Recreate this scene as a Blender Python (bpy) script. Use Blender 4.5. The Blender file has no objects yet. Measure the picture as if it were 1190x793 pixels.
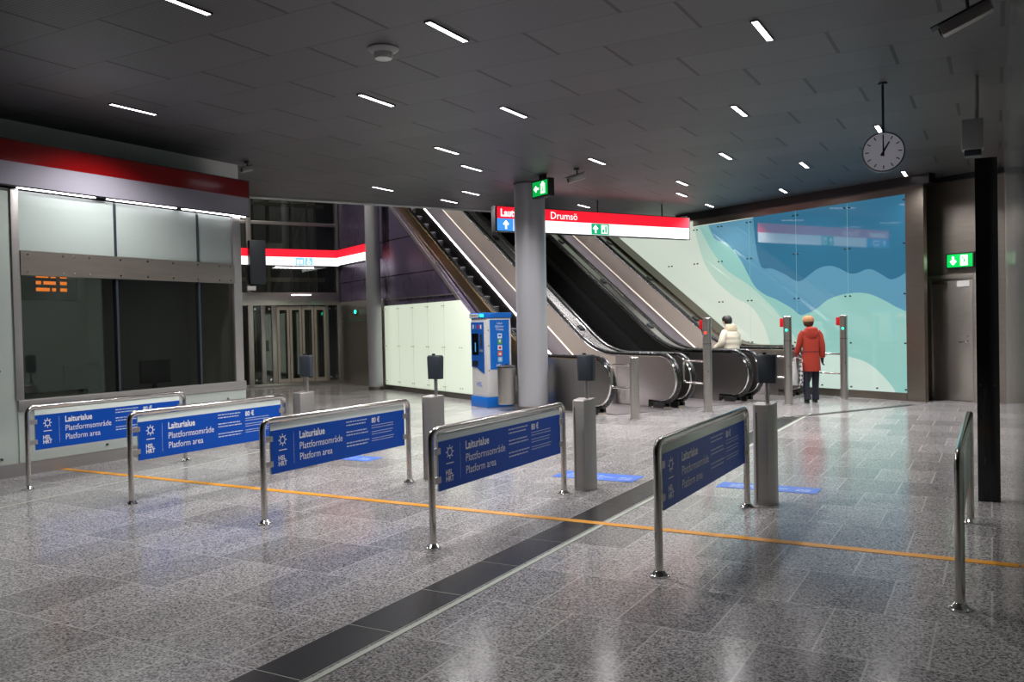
import bpy, bmesh, math, random
from mathutils import Vector, Matrix
random.seed(7)
PI = math.pi
scn = bpy.context.scene
COL = scn.collection

# ------------------------------------------------------------------ frames of reference
TH = math.radians(61)                      # the escalators climb along CD; ND runs across them
CD = Vector((-math.sin(TH), math.cos(TH), 0)); ND = Vector((math.cos(TH), math.sin(TH), 0)); ZD = Vector((0, 0, 1))
XD = Vector((1, 0, 0)); YD = Vector((0, 1, 0))
def cn(c, n, z=0.0): return CD * c + ND * n + ZD * z
CEIL = 4.2

# ------------------------------------------------------------------ materials
def srgb(r, g, b):
    f = lambda v: (v / 255 / 12.92) if v / 255 <= .04045 else ((v / 255 + .055) / 1.055) ** 2.4
    return (f(r), f(g), f(b), 1)
def new_mat(name):
    m = bpy.data.materials.new(name); m.use_nodes = True
    nt = m.node_tree; p = nt.nodes['Principled BSDF']
    return m, nt, p
def mat(name, col, rough=.5, metal=0., emit=None, estr=0., coat=0., spec=None, noise=0., nscale=30., stretch=None, bump=0.):
    m, nt, p = new_mat(name)
    p.inputs['Base Color'].default_value = col
    p.inputs['Roughness'].default_value = rough
    p.inputs['Metallic'].default_value = metal
    if spec is not None: p.inputs['Specular IOR Level'].default_value = spec
    if coat: p.inputs['Coat Weight'].default_value = coat; p.inputs['Coat Roughness'].default_value = .03; p.inputs['Coat IOR'].default_value = 1.6
    if emit is not None:
        p.inputs['Emission Color'].default_value = emit; p.inputs['Emission Strength'].default_value = estr
    tc = nt.nodes.new('ShaderNodeTexCoord'); mp = nt.nodes.new('ShaderNodeMapping')
    nt.links.new(tc.outputs['Object'], mp.inputs['Vector'])
    if stretch: mp.inputs['Scale'].default_value = stretch
    nz = nt.nodes.new('ShaderNodeTexNoise'); nz.inputs['Scale'].default_value = nscale; nz.inputs['Detail'].default_value = 3
    nt.links.new(mp.outputs['Vector'], nz.inputs['Vector'])
    if noise:
        mr = nt.nodes.new('ShaderNodeMapRange')
        mr.inputs['To Min'].default_value = 1 - noise; mr.inputs['To Max'].default_value = 1 + noise
        nt.links.new(nz.outputs['Fac'], mr.inputs['Value'])
        mx = nt.nodes.new('ShaderNodeMix'); mx.data_type = 'RGBA'; mx.blend_type = 'MULTIPLY'; mx.inputs['Factor'].default_value = 1
        mx.inputs['A'].default_value = col
        nt.links.new(mr.outputs['Result'], mx.inputs['B']); nt.links.new(mx.outputs['Result'], p.inputs['Base Color'])
    mr2 = nt.nodes.new('ShaderNodeMapRange')
    mr2.inputs['To Min'].default_value = max(0, rough - .05); mr2.inputs['To Max'].default_value = min(1, rough + .05)
    nt.links.new(nz.outputs['Fac'], mr2.inputs['Value']); nt.links.new(mr2.outputs['Result'], p.inputs['Roughness'])
    if bump:
        b = nt.nodes.new('ShaderNodeBump'); b.inputs['Strength'].default_value = bump; b.inputs['Distance'].default_value = .01
        nt.links.new(nz.outputs['Fac'], b.inputs['Height']); nt.links.new(b.outputs['Normal'], p.inputs['Normal'])
    return m
def glow(name, col, s, base=None):
    return mat(name, base or col, .35, 0, col, s)

M = {}
M['steel'] = mat('brushed_steel', (.56, .53, .49, 1), .32, 1, noise=.12, nscale=8, stretch=(1, 1, 14))
M['tube'] = mat('polished_tube_steel', (.66, .63, .58, 1), .17, 1, noise=.05)
M['chrome'] = mat('bright_chrome', (.8, .79, .77, 1), .10, 1)
M['steel_dark'] = mat('dull_dark_steel', (.26, .24, .22, 1), .34, 1, noise=.1, nscale=6, stretch=(1, 1, 12))
M['bronze'] = mat('bronze_brushed_steel', (.30, .265, .22, 1), .33, 1, noise=.14, nscale=5, stretch=(1, 1, 10))
M['beige_steel'] = mat('warm_brushed_steel', (.58, .51, .43, 1), .42, .7, noise=.06, nscale=4)
M['esc_steel'] = mat('escalator_outer_steel', (.36, .34, .32, 1), .30, 1, noise=.12, nscale=8, stretch=(1, 1, 14))
M['door_steel'] = mat('brushed_door_steel', (.52, .48, .43, 1), .34, .85, noise=.1, nscale=5, stretch=(.6, .6, 10))
M['unlit_panel'] = mat('unlit_panel_black', (.012, .012, .012, 1), .25)  # black stands in for the missing light on the middle escalator's steel
M['deck'] = mat('pale_deck_plate', (.75, .72, .72, 1), .28, .9, noise=.05)
M['deck_dim'] = mat('grey_deck_plate', (.30, .29, .26, 1), .30, .9, noise=.05)
M['brown_deck'] = mat('brown_deck_plate', (.11, .09, .065, 1), .34, .8, noise=.1)
M['gold'] = mat('gold_reflection_trim', (.50, .36, .20, 1), .3, 1)  # gold reflections along the deck edges, put into the trim colour
M['skirt'] = mat('grey_skirt_steel', (.36, .33, .34, 1), .35, .9, noise=.05)
M['rubber'] = mat('black_handrail_rubber', (.012, .012, .013, 1), .28)
M['black'] = mat('matt_black', (.010, .010, .011, 1), .4)
M['black_gloss'] = mat('gloss_black', (.004, .004, .004, 1), .12)
M['step'] = mat('dark_step_metal', (.10, .10, .10, 1), .4, .8, noise=.1)
M['blue'] = mat('blue_sign_film', srgb(14, 78, 178), .35, 0, spec=.18, noise=.03)
M['clear'] = mat('frosted_glass_edge', (.74, .82, .76, 1), .2)
M['white_txt'] = mat('white_lettering', (.86, .88, .9, 1), .45)
M['pale_txt'] = mat('pale_small_print', (.55, .64, .80, 1), .45)
M['amber'] = mat('yellow_floor_line', srgb(222, 150, 16), .45, noise=.08, nscale=20)
M['joint'] = mat('pale_floor_line', (.42, .46, .38, 1), .4)
M['sticker'] = mat('blue_floor_sticker', srgb(62, 112, 205), .35, noise=.05)
M['slate'] = mat('dark_slate_plastic', (.028, .036, .046, 1), .45)
M['alu'] = mat('matt_aluminium', (.44, .42, .40, 1), .42, .85, noise=.06, nscale=6, stretch=(1, 1, 8))
M['col'] = mat('grey_column_paint', (.40, .40, .42, 1), .34, .4, noise=.03)
M['red'] = mat('red_plastic', srgb(200, 20, 25), .4)
M['white'] = mat('white_enamel', (.72, .72, .70, 1), .35)
M['grey_white'] = mat('grey_white_plaster', (.66, .66, .63, 1), .7, noise=.05)
M['pale_glass'] = mat('pale_back_painted_glass', (.42, .47, .43, 1), .12, 0, coat=.5, noise=.03)
M['frost'] = mat('frosted_pale_glass', (.40, .46, .43, 1), .05, 0, coat=1, noise=.03)
M['fascia_red'] = mat('unlit_red_acrylic', srgb(112, 8, 10), .12, noise=.02)
M['fascia_white'] = mat('unlit_white_acrylic', (.26, .25, .29, 1), .12, noise=.02)
M['tvm_blue'] = mat('ticket_machine_blue', srgb(20, 110, 205), .35, noise=.03)
M['tvm_white'] = mat('ticket_machine_white', (.62, .62, .60, 1), .4, noise=.03)
M['led'] = glow('cool_white_led', (1, .93, 1, 1), 9)
M['led_soft'] = glow('cool_white_led_strip', (1, .93, 1, 1), 9)
M['led_line'] = glow('warm_white_led_line', (1, .90, .78, 1), .9)
M['sign_red'] = glow('lit_red_sign', srgb(238, 28, 48), 1.0)
M['sign_white'] = glow('lit_white_sign', (1, 1, 1, 1), 1.25)
M['sign_blue'] = glow('lit_blue_sign', srgb(70, 150, 232), 1.0)
M['sign_green'] = glow('lit_green_sign', srgb(20, 178, 120), .9)
M['exit_green'] = glow('lit_exit_green', srgb(0, 170, 70), .95)
M['dot_green'] = glow('green_indicator', srgb(40, 255, 190), 3)
M['dot_red'] = glow('red_indicator', srgb(255, 50, 40), 3)
M['sign_lamp'] = glow('amber_matrix', srgb(255, 130, 30), 1.6)
M['panel_glow'] = glow('backlit_pale_glass', srgb(205, 217, 196), .80, (.5, .52, .46, 1))
M['dark_wall'] = mat('dark_panel_violet_glow', (.13, .105, .18, 1), .28, .5, noise=.12, nscale=2, stretch=(1, 1, .3))  # violet tint stands in for a violet glow reflected by the wall
M['concrete'] = mat('dark_concrete', (.05, .05, .05, 1), .8, noise=.1)
M['wall_steel'] = mat('bronze_wall_panel', (.34, .30, .26, 1), .36, .8, noise=.16, nscale=3, stretch=(.6, .6, 9))
M['right_glass'] = mat('grey_green_wall_glass', (.30, .34, .31, 1), .14, 0, coat=.4, noise=.05)
M['dial'] = mat('clock_dial_white', (.62, .60, .66, 1), .4, emit=(.8, .78, .9, 1), estr=.10)
M['dome'] = mat('grey_dome_plastic', (.30, .30, .30, 1), .45)
M['fix'] = mat('steel_fixing_stud', (.10, .10, .10, 1), .3, .9)
# people
M['coat_red'] = mat('red_wool_coat', srgb(160, 50, 32), .85, noise=.12, nscale=40, bump=.3)
M['jeans'] = mat('dark_denim', srgb(24, 28, 42), .85, noise=.15, nscale=40)
M['shoe'] = mat('black_leather', (.01, .01, .01, 1), .4)
M['skin'] = mat('skin', srgb(205, 155, 130), .55)
M['cap'] = mat('tan_knit_hat', srgb(178, 130, 90), .9, noise=.2, nscale=60, bump=.5)
M['hair_brown'] = mat('brown_hair', srgb(60, 38, 22), .6, noise=.2, nscale=80)
M['hair_black'] = mat('black_hair', (.012, .010, .010, 1), .5)
M['puffer'] = mat('cream_puffer_fabric', srgb(216, 208, 188), .6, noise=.05)
M['hood'] = mat('beige_hood_fabric', srgb(200, 186, 156), .8, noise=.08)
M['glove'] = mat('black_glove', (.012, .012, .014, 1), .7)
M['glove_red'] = mat('red_glove', srgb(140, 40, 50), .8)
M['plastic_bag'] = mat('pale_plastic_bag', (.55, .55, .54, 1), .3, noise=.1, nscale=12)
M['eye'] = mat('eye_dark', (.02, .015, .01, 1), .2)

def m_glass_dark():
    m, nt, p = new_mat('tinted_window_glass')
    out = nt.nodes['Material Output']
    tr = nt.nodes.new('ShaderNodeBsdfTransparent'); tr.inputs['Color'].default_value = (.72, .75, .72, 1)
    gl = nt.nodes.new('ShaderNodeBsdfGlossy'); gl.inputs['Roughness'].default_value = .02; gl.inputs['Color'].default_value = (.8, .85, .82, 1)
    fr = nt.nodes.new('ShaderNodeFresnel'); fr.inputs['IOR'].default_value = 1.9
    ge = nt.nodes.new('ShaderNodeNewGeometry'); mr = nt.nodes.new('ShaderNodeMapRange')   # same reflectance on both faces of the pane
    mr.inputs['To Min'].default_value = 1.75; mr.inputs['To Max'].default_value = 1 / 1.75
    nt.links.new(ge.outputs['Backfacing'], mr.inputs['Value']); nt.links.new(mr.outputs['Result'], fr.inputs['IOR'])
    mx = nt.nodes.new('ShaderNodeMixShader')
    nt.links.new(fr.outputs['Fac'], mx.inputs['Fac']); nt.links.new(tr.outputs[0], mx.inputs[1]); nt.links.new(gl.outputs[0], mx.inputs[2])
    nt.links.new(mx.outputs[0], out.inputs['Surface'])
    return m
M['dark_glass'] = m_glass_dark()

def m_granite(name, lo, hi, rough, joints):
    m, nt, p = new_mat(name); L = nt.links.new
    tc = nt.nodes.new('ShaderNodeTexCoord')
    nz = nt.nodes.new('ShaderNodeTexNoise'); nz.inputs['Scale'].default_value = 64; nz.inputs['Detail'].default_value = 2.5; nz.inputs['Roughness'].default_value = .7
    L(tc.outputs['Object'], nz.inputs['Vector'])
    vo = nt.nodes.new('ShaderNodeTexVoronoi'); vo.inputs['Scale'].default_value = 95; L(tc.outputs['Object'], vo.inputs['Vector'])
    ad = nt.nodes.new('ShaderNodeMath'); ad.operation = 'ADD'
    sm = nt.nodes.new('ShaderNodeMath'); sm.operation = 'MULTIPLY'; sm.inputs[1].default_value = .35
    sep = nt.nodes.new('ShaderNodeSeparateColor'); L(vo.outputs['Color'], sep.inputs['Color']); L(sep.outputs[0], sm.inputs[0])
    L(nz.outputs['Fac'], ad.inputs[0]); L(sm.outputs[0], ad.inputs[1])
    cr = nt.nodes.new('ShaderNodeValToRGB'); e = cr.color_ramp.elements
    e[0].position = .46; e[0].color = lo; e[1].position = .86; e[1].color = hi
    L(ad.outputs[0], cr.inputs['Fac'])
    col = cr.outputs['Color']
    if joints:
        # slabs .5 x .69, each row shifted by a part of a slab
        sx = nt.nodes.new('ShaderNodeSeparateXYZ'); L(tc.outputs['Object'], sx.inputs[0])
        def mth(op, a, b=None):
            n = nt.nodes.new('ShaderNodeMath'); n.operation = op
            for i, v in enumerate((a, b)):
                if v is None: continue
                if isinstance(v, (int, float)): n.inputs[i].default_value = v
                else: L(v, n.inputs[i])
            return n.outputs[0]
        yy = mth('DIVIDE', mth('SUBTRACT', sx.outputs['Y'], 4.30 - 69 * .0), .69)
        row = mth('FLOOR', yy); fy = mth('FRACT', yy)
        xx = mth('DIVIDE', mth('ADD', sx.outputs['X'], mth('ADD', mth('MULTIPLY', row, -.25), .79 + 50.5)), .505)
        fx = mth('FRACT', xx); cell = mth('FLOOR', xx)
        jy = mth('LESS_THAN', mth('MINIMUM', fy, mth('SUBTRACT', 1, fy)), .0075)
        jx = mth('LESS_THAN', mth('MINIMUM', fx, mth('SUBTRACT', 1, fx)), .0105)
        j = mth('MAXIMUM', jx, jy)
        wn = nt.nodes.new('ShaderNodeTexWhiteNoise'); wn.noise_dimensions = '2D'
        cb = nt.nodes.new('ShaderNodeCombineXYZ'); L(cell, cb.inputs[0]); L(row, cb.inputs[1]); L(cb.outputs[0], wn.inputs['Vector'])
        tone = mth('ADD', mth('MULTIPLY', wn.outputs['Value'], .38), .81)
        mu = nt.nodes.new('ShaderNodeMix'); mu.data_type = 'RGBA'; mu.blend_type = 'MULTIPLY'; mu.inputs['Factor'].default_value = 1
        L(col, mu.inputs['A']); L(tone, mu.inputs['B'])
        mj = nt.nodes.new('ShaderNodeMix'); mj.data_type = 'RGBA'; L(mth('MULTIPLY', j, .48), mj.inputs['Factor'])
        L(mu.outputs['Result'], mj.inputs['A']); mj.inputs['B'].default_value = (.72, .71, .68, 1)
        col = mj.outputs['Result']
    L(col, p.inputs['Base Color'])
    mr = nt.nodes.new('ShaderNodeMapRange'); mr.inputs['To Min'].default_value = rough - .04; mr.inputs['To Max'].default_value = rough + .08
    L(nz.outputs['Fac'], mr.inputs['Value']); L(mr.outputs['Result'], p.inputs['Roughness'])
    return m
M['floor'] = m_granite('grey_granite_slabs', (.075, .072, .073, 1), (.52, .50, .49, 1), .14, True)
M['black_stone'] = m_granite('black_stone_tile', (.012, .012, .013, 1), (.034, .034, .036, 1), .22, False)

def m_ceiling():
    m, nt, p = new_mat('dark_corrugated_ceiling'); L = nt.links.new
    tc = nt.nodes.new('ShaderNodeTexCoord'); sx = nt.nodes.new('ShaderNodeSeparateXYZ'); L(tc.outputs['Object'], sx.inputs[0])
    def mth(op, a, b=None):
        n = nt.nodes.new('ShaderNodeMath'); n.operation = op
        for i, v in enumerate((a, b)):
            if v is None: continue
            if isinstance(v, (int, float)): n.inputs[i].default_value = v
            else: L(v, n.inputs[i])
        return n.outputs[0]
    yy = mth('DIVIDE', mth('SUBTRACT', sx.outputs['Y'], 9.07), .735)
    row = mth('FLOOR', yy); fy = mth('FRACT', yy)
    xx = mth('DIVIDE', mth('ADD', sx.outputs['X'], mth('ADD', mth('MULTIPLY', row, -.467), .86 + 70)), 1.4)
    fx = mth('FRACT', xx); cell = mth('FLOOR', xx)
    ex = mth('MINIMUM', fx, mth('SUBTRACT', 1, fx))
    slot = mth('LESS_THAN', ex, .0125)
    ln = mth('LESS_THAN', mth('MINIMUM', fy, mth('SUBTRACT', 1, fy)), .0045)
    j = mth('MAXIMUM', slot, ln)
    rib = mth('FRACT', mth('MULTIPLY', yy, 22))
    rb = mth('ABSOLUTE', mth('SUBTRACT', rib, .5))
    wn = nt.nodes.new('ShaderNodeTexWhiteNoise'); wn.noise_dimensions = '2D'
    cb = nt.nodes.new('ShaderNodeCombineXYZ'); L(cell, cb.inputs[0]); L(row, cb.inputs[1]); L(cb.outputs[0], wn.inputs['Vector'])
    tone = mth('ADD', mth('MULTIPLY', wn.outputs['Value'], .25), mth('ADD', mth('MULTIPLY', rb, 1.3), .5))
    mu = nt.nodes.new('ShaderNodeMix'); mu.data_type = 'RGBA'; mu.blend_type = 'MULTIPLY'; mu.inputs['Factor'].default_value = 1
    mu.inputs['A'].default_value = (.075, .073, .079, 1); L(tone, mu.inputs['B'])
    mj = nt.nodes.new('ShaderNodeMix'); mj.data_type = 'RGBA'; L(j, mj.inputs['Factor'])
    L(mu.outputs['Result'], mj.inputs['A']); mj.inputs['B'].default_value = (.008, .008, .008, 1)
    L(mj.outputs['Result'], p.inputs['Base Color'])
    p.inputs['Roughness'].default_value = .5; p.inputs['Metallic'].default_value = .2
    h = mth('SUBTRACT', mth('MULTIPLY', rb, .3), j)
    b = nt.nodes.new('ShaderNodeBump'); b.inputs['Strength'].default_value = .5; b.inputs['Distance'].default_value = .01
    L(h, b.inputs['Height']); L(b.outputs['Normal'], p.inputs['Normal'])
    return m
M['ceiling'] = m_ceiling()

def m_check():
    m, nt, p = new_mat('black_white_bag_print'); L = nt.links.new
    tc = nt.nodes.new('ShaderNodeTexCoord'); mp = nt.nodes.new('ShaderNodeMapping'); mp.inputs['Rotation'].default_value = (.6, .5, .7)
    ck = nt.nodes.new('ShaderNodeTexChecker'); ck.inputs['Scale'].default_value = 17
    ck.inputs['Color1'].default_value = (.62, .62, .6, 1); ck.inputs['Color2'].default_value = (.03, .03, .035, 1)
    L(tc.outputs['Object'], mp.inputs['Vector']); L(mp.outputs['Vector'], ck.inputs['Vector']); L(ck.outputs['Color'], p.inputs['Base Color'])
    p.inputs['Roughness'].default_value = .5
    return m
M['bag_check'] = m_check()

# ------------------------------------------------------------------ mesh building
BASE = {}
class MB:
    def __init__(s): s.bm = bmesh.new(); s.mi = 0
    def _f(s, vs):
        try:
            f = s.bm.faces.new(vs); f.material_index = s.mi; return f
        except ValueError: return None
    def obox(s, o, ex, ey, ez):
        o = Vector(o); vs = []
        for k in (0, 1):
            for (a, b) in ((0, 0), (1, 0), (1, 1), (0, 1)): vs.append(s.bm.verts.new(o + ex * a + ey * b + ez * k))
        for q in ((3, 2, 1, 0), (4, 5, 6, 7), (0, 1, 5, 4), (1, 2, 6, 5), (2, 3, 7, 6), (3, 0, 4, 7)): s._f([vs[i] for i in q])
        return s
    def box(s, a, b):
        a = Vector(a); b = Vector(b); d = b - a
        return s.obox(a, XD * d.x, YD * d.y, ZD * d.z)
    def cbox(s, c0, c1, n0, n1, z0, z1):                   # a box along the escalator axes
        return s.obox(cn(c0, n0, z0), CD * (c1 - c0), ND * (n1 - n0), ZD * (z1 - z0))
    def poly(s, pts): return s._f([s.bm.verts.new(Vector(p)) for p in pts])
    def prism(s, pts, ext):
        a = [s.bm.verts.new(Vector(p)) for p in pts]; b = [s.bm.verts.new(Vector(p) + ext) for p in pts]
        s._f(list(reversed(a))); s._f(b); n = len(a)
        for i in range(n): s._f([a[i], a[(i + 1) % n], b[(i + 1) % n], b[i]])
        return s
    def rings(s, rs, cap0=True, cap1=True, closed=True):
        R = [[s.bm.verts.new(Vector(p)) for p in r] for r in rs]; n = len(R[0])
        for i in range(len(R) - 1):
            for j in range(n if closed else n - 1):
                s._f([R[i][j], R[i][(j + 1) % n], R[i + 1][(j + 1) % n], R[i + 1][j]])
        if closed and cap0: s._f(list(reversed(R[0])))
        if closed and cap1: s._f(R[-1])
        return s
    def tube(s, path, r, seg=12, squash=None):
        P = [Vector(p) for p in path]; rs = []; up = None
        for i, p in enumerate(P):
            t = (P[min(i + 1, len(P) - 1)] - P[max(i - 1, 0)]).normalized()
            if up is None: up = t.orthogonal().normalized() if abs(t.z) > .99 else (ZD - t * t.z).normalized()
            else:
                up = up - t * up.dot(t); up.normalize()
            b = t.cross(up); rr = r[i] if isinstance(r, (list, tuple)) else r
            sq = squash or (1, 1)
            rs.append([p + (up * math.cos(a) * sq[0] + b * math.sin(a) * sq[1]) * rr for a in [2 * PI * k / seg for k in range(seg)]])
        return s.rings(rs)
    def cyl(s, p0, p1, r, seg=20, r1=None): return s.tube([p0, p1], [r, r1 if r1 is not None else r], seg)
    def lathe(s, c, prof, seg=28, axis=ZD):
        c = Vector(c); u = axis.orthogonal().normalized(); v = axis.cross(u)
        return s.rings([[c + axis * h + (u * math.cos(a) + v * math.sin(a)) * max(r, 1e-4) for a in [2 * PI * k / seg for k in range(seg)]] for r, h in prof])
    def ball(s, c, r, seg=12, sc=(1, 1, 1)):
        c = Vector(c); rs = []
        for i in range(seg // 2 + 1):
            t = PI * i / (seg // 2)
            rs.append([c + Vector((math.sin(t) * math.cos(a) * sc[0], math.sin(t) * math.sin(a) * sc[1], -math.cos(t) * sc[2])) * max(r, 1e-4) if 0 < i < seg // 2
                       else c + Vector((1e-4 * math.cos(a), 1e-4 * math.sin(a), -math.cos(t) * sc[2] * r)) for a in [2 * PI * k / seg for k in range(seg)]])
        return s.rings(rs)
    def build(s, name, mats, parent=None, at=None, bevel=0., smooth=True):
        if not isinstance(mats, (list, tuple)): mats = [mats]
        bm = s.bm
        if bevel:
            bmesh.ops.recalc_face_normals(bm, faces=bm.faces)
            es = [e for e in bm.edges if len(e.link_faces) == 2 and e.calc_face_angle(0) > .7]
            bmesh.ops.bevel(bm, geom=es, offset=bevel, segments=2, profile=.6, affect='EDGES', clamp_overlap=True)
        else: bmesh.ops.recalc_face_normals(bm, faces=bm.faces)
        if smooth:
            for f in bm.faces: f.smooth = True
            for e in bm.edges: e.smooth = len(e.link_faces) == 2 and e.calc_face_angle(0) < .6
        if parent is not None: base = BASE[parent.name]
        elif at is not None: base = Vector(at)
        else:
            xs = [v.co for v in bm.verts]
            mn = Vector([min(v[i] for v in xs) for i in range(3)]); mx = Vector([max(v[i] for v in xs) for i in range(3)])
            base = Vector(((mn.x + mx.x) / 2, (mn.y + mx.y) / 2, mn.z))
        for v in bm.verts: v.co -= base
        me = bpy.data.meshes.new(name); bm.to_mesh(me); bm.free()
        for m in mats: me.materials.append(m)
        o = bpy.data.objects.new(name, me); COL.objects.link(o)
        if parent is not None: o.parent = parent
        else: o.location = base
        BASE[o.name] = base
        return o
def tag(o, label=None, cat=None, group=None, kind=None):
    if label: o['label'] = label
    if cat: o['category'] = cat
    if group: o['group'] = group
    if kind: o['kind'] = kind
    return o
def thing(name, loc, label, cat, group=None):
    o = bpy.data.objects.new(name, None); COL.objects.link(o); o.location = Vector(loc); o.empty_display_size = .1
    BASE[o.name] = Vector(loc)
    return tag(o, label, cat, group)
def struct(o, label=None): return tag(o, label, kind='structure')
def copy_tree(o, parent=None):
    c = o.copy(); COL.objects.link(c)
    if parent is not None: c.parent = parent
    for ch in [x for x in o.children]: copy_tree(ch, c)
    return c
def fillet(pts, r, n=6):
    P = [Vector(p) for p in pts]; out = [P[0]]
    for i in range(1, len(P) - 1):
        a = (P[i - 1] - P[i]).normalized(); b = (P[i + 1] - P[i]).normalized()
        ang = a.angle(b)
        d = min(r / math.tan(ang / 2), (P[i - 1] - P[i]).length * .49, (P[i + 1] - P[i]).length * .49)
        p0 = P[i] + a * d; p1 = P[i] + b * d
        for k in range(n + 1):
            t = k / n; out.append(p0 * (1 - t) ** 2 + P[i] * 2 * t * (1 - t) + p1 * t * t)
    return out + [P[-1]]
def lettering(s, size, m, parent, o, xd, up=ZD, bold=0., lift=.0015, name='lettering', align='LEFT', sx=1.):
    cu = bpy.data.curves.new('lettering_curve', 'FONT'); cu.body = s; cu.size = size; cu.offset = bold; cu.align_x = align; cu.resolution_u = 3
    t = bpy.data.objects.new('lettering_curve', cu); COL.objects.link(t)
    bpy.context.view_layer.update()
    dg = bpy.context.evaluated_depsgraph_get(); me = t.evaluated_get(dg).to_mesh()
    nrm = xd.cross(up); mb = MB(); vs = [mb.bm.verts.new(Vector(o) + xd * v.co.x * sx + up * v.co.y + nrm * lift) for v in me.vertices]
    for p in me.polygons:
        mb._f([vs[i] for i in p.vertices])
    COL.objects.unlink(t); bpy.data.objects.remove(t); bpy.data.curves.remove(cu)
    return mb.build(name, m, parent, smooth=False)
def studs(t, pts, ax, ln, r, name='fixing_stud', m='fix'):
    first = None
    for p in pts:
        if first is None:
            b = MB(); b.cyl(p, p + ax * ln, r, 10); first = b.build(name, M[m], t); p0 = p
        else:
            o = first.copy(); COL.objects.link(o); o.parent = t; o.location = p - p0
class Face2D:
    """flat marks on a face: origin o, x along xd, y along up"""
    def __init__(s, o, xd, up=ZD, lift=.0015): s.o = Vector(o); s.x = xd; s.u = up; s.n = xd.cross(up); s.l = lift; s.mb = MB()
    def p(s, a, b, l=None): return s.o + s.x * a + s.u * b + s.n * (s.l if l is None else l)
    def rect(s, a, b, w, h, mi=0, l=None): s.mb.mi = mi; s.mb.poly([s.p(a, b, l), s.p(a + w, b, l), s.p(a + w, b + h, l), s.p(a, b + h, l)]); return s
    def shape(s, pts, mi=0, l=None): s.mb.mi = mi; s.mb.poly([s.p(a, b, l) for a, b in pts]); return s
    def disc(s, a, b, r, mi=0, l=None, n=20): return s.shape([(a + r * math.cos(2 * PI * k / n), b + r * math.sin(2 * PI * k / n)) for k in range(n)], mi, l)
    def arrow(s, cx, cy, h, ang, mi=0, l=None):
        t = h * .13
        for pts in ([(-t, -h / 2), (t, -h / 2), (t, h * .4), (-t, h * .4)],
                    [(0, h / 2 + t * .2), (-h * .42, h * .08), (-h * .42 + t * 1.3, h * .08 - t * 1.2), (0, h * .22), (h * .42 - t * 1.3, h * .08 - t * 1.2), (h * .42, h * .08)]):
            s.shape([(cx + x * math.cos(ang) - y * math.sin(ang), cy + x * math.sin(ang) + y * math.cos(ang)) for x, y in pts], mi, l)
        return s
    def words(s, a, b, w, h, mi=0, seed=0):                # a line of small print too fine to read
        rd = random.Random(seed); x = a
        while x < a + w:
            ww = min(rd.uniform(.6, 2.2) * h * 2, a + w - x); s.rect(x, b, ww, h, mi); x += ww + h * .7
        return s
    def build(s, name, mats, parent=None): return s.mb.build(name, mats, parent, smooth=False)

# ------------------------------------------------------------------ room shell
b = MB(); b.box((-24, -6, -.12), (6, 30, 0)); struct(b.build('floor', M['floor'], at=(0, 0, 0)), 'polished speckled grey granite slab floor')
pts = [Vector((-13.6, -6, 0)), Vector((.95, -6, 0)), Vector((.95, 17.35, 0)), cn(17, 15.6), cn(17, 3.0)]
b = MB(); b.prism([p + ZD * CEIL for p in pts], ZD * .18); struct(b.build('ceiling', M['ceiling'], at=(0, 0, 0)), 'dark corrugated metal panel ceiling')
b = MB(); b.prism([cn(17.02, 3.0, CEIL - .03), cn(17.02, 15, CEIL - .03), cn(17.02, 15, 4.75), cn(17.02, 3.0, 4.75)], CD * .05)
struct(b.build('trim_1', M['grey_white']), 'pale edge where the dark ceiling stops before the lift')
b = MB(); b.cbox(17, 30, 2, 16, 7.6, 7.8); struct(b.build('ceiling_upper', M['concrete']))
b = MB(); b.cbox(29.8, 30, 2, 16, 0, 7.6); struct(b.build('wall_back', M['concrete']))
b = MB(); b.cbox(17, 30, 1.8, 2, 0, 7.6); struct(b.build('wall_far_left', M['concrete']))
b = MB(); b.box((-14.2, -6.2, 0), (1.2, -6, 4.4)); struct(b.build('wall_rear', M['concrete']))
b = MB(); b.box((-14.2, -6, 0), (-14, 10, 4.2)); struct(b.build('wall_left', M['concrete']))
b = MB(); b.box((1.0, -6, 0), (1.15, 17.4, 4.2)); struct(b.build('wall_right', M['concrete']))

# wall that follows the outside of the escalators: dark panels with a sloping upper edge
WN = 9.1
top = lambda c: 1.89 + .70 * (c - 16.28)
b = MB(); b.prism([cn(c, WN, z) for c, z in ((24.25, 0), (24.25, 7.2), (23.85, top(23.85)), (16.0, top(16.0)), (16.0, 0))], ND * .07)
struct(b.build('wall_far_middle', M['dark_wall'], at=(0, 0, 0)), 'dark panel wall, violet reflected glow in its colour, with a sloping top beside the escalator')
b = MB()
for z in (2.90, 3.81): b.cbox(min(24.2, 16.28 + (z - 1.89) / .7 + .15), 24.2, WN - .002, WN, z, z + .02)
b.cbox(20.8, 20.83, WN - .002, WN, 2.2, 6)
struct(b.build('trim_2', M['black_gloss'], at=(0, 0, 0)))
b = MB(); b.prism([cn(c, WN - .02, z) for c, z in ((23.8, top(23.8) - .16), (23.8, top(23.8) - .06), (16.1, top(16.1) - .06), (16.1, top(16.1) - .16))], ND * .02)
b.cbox(16.95, 20.75, WN - .03, WN, 2.30, 2.325)
struct(b.build('trim_3', M['alu'], at=(0, 0, 0)))
# metal clad wall beside the lift
b = MB(); b.cbox(20.95, 24.2, WN - .03, WN, 0, 2.35); struct(b.build('trim_12', M['steel'], at=(0, 0, 0)), 'pale metal clad lower wall beside the lift')
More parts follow.
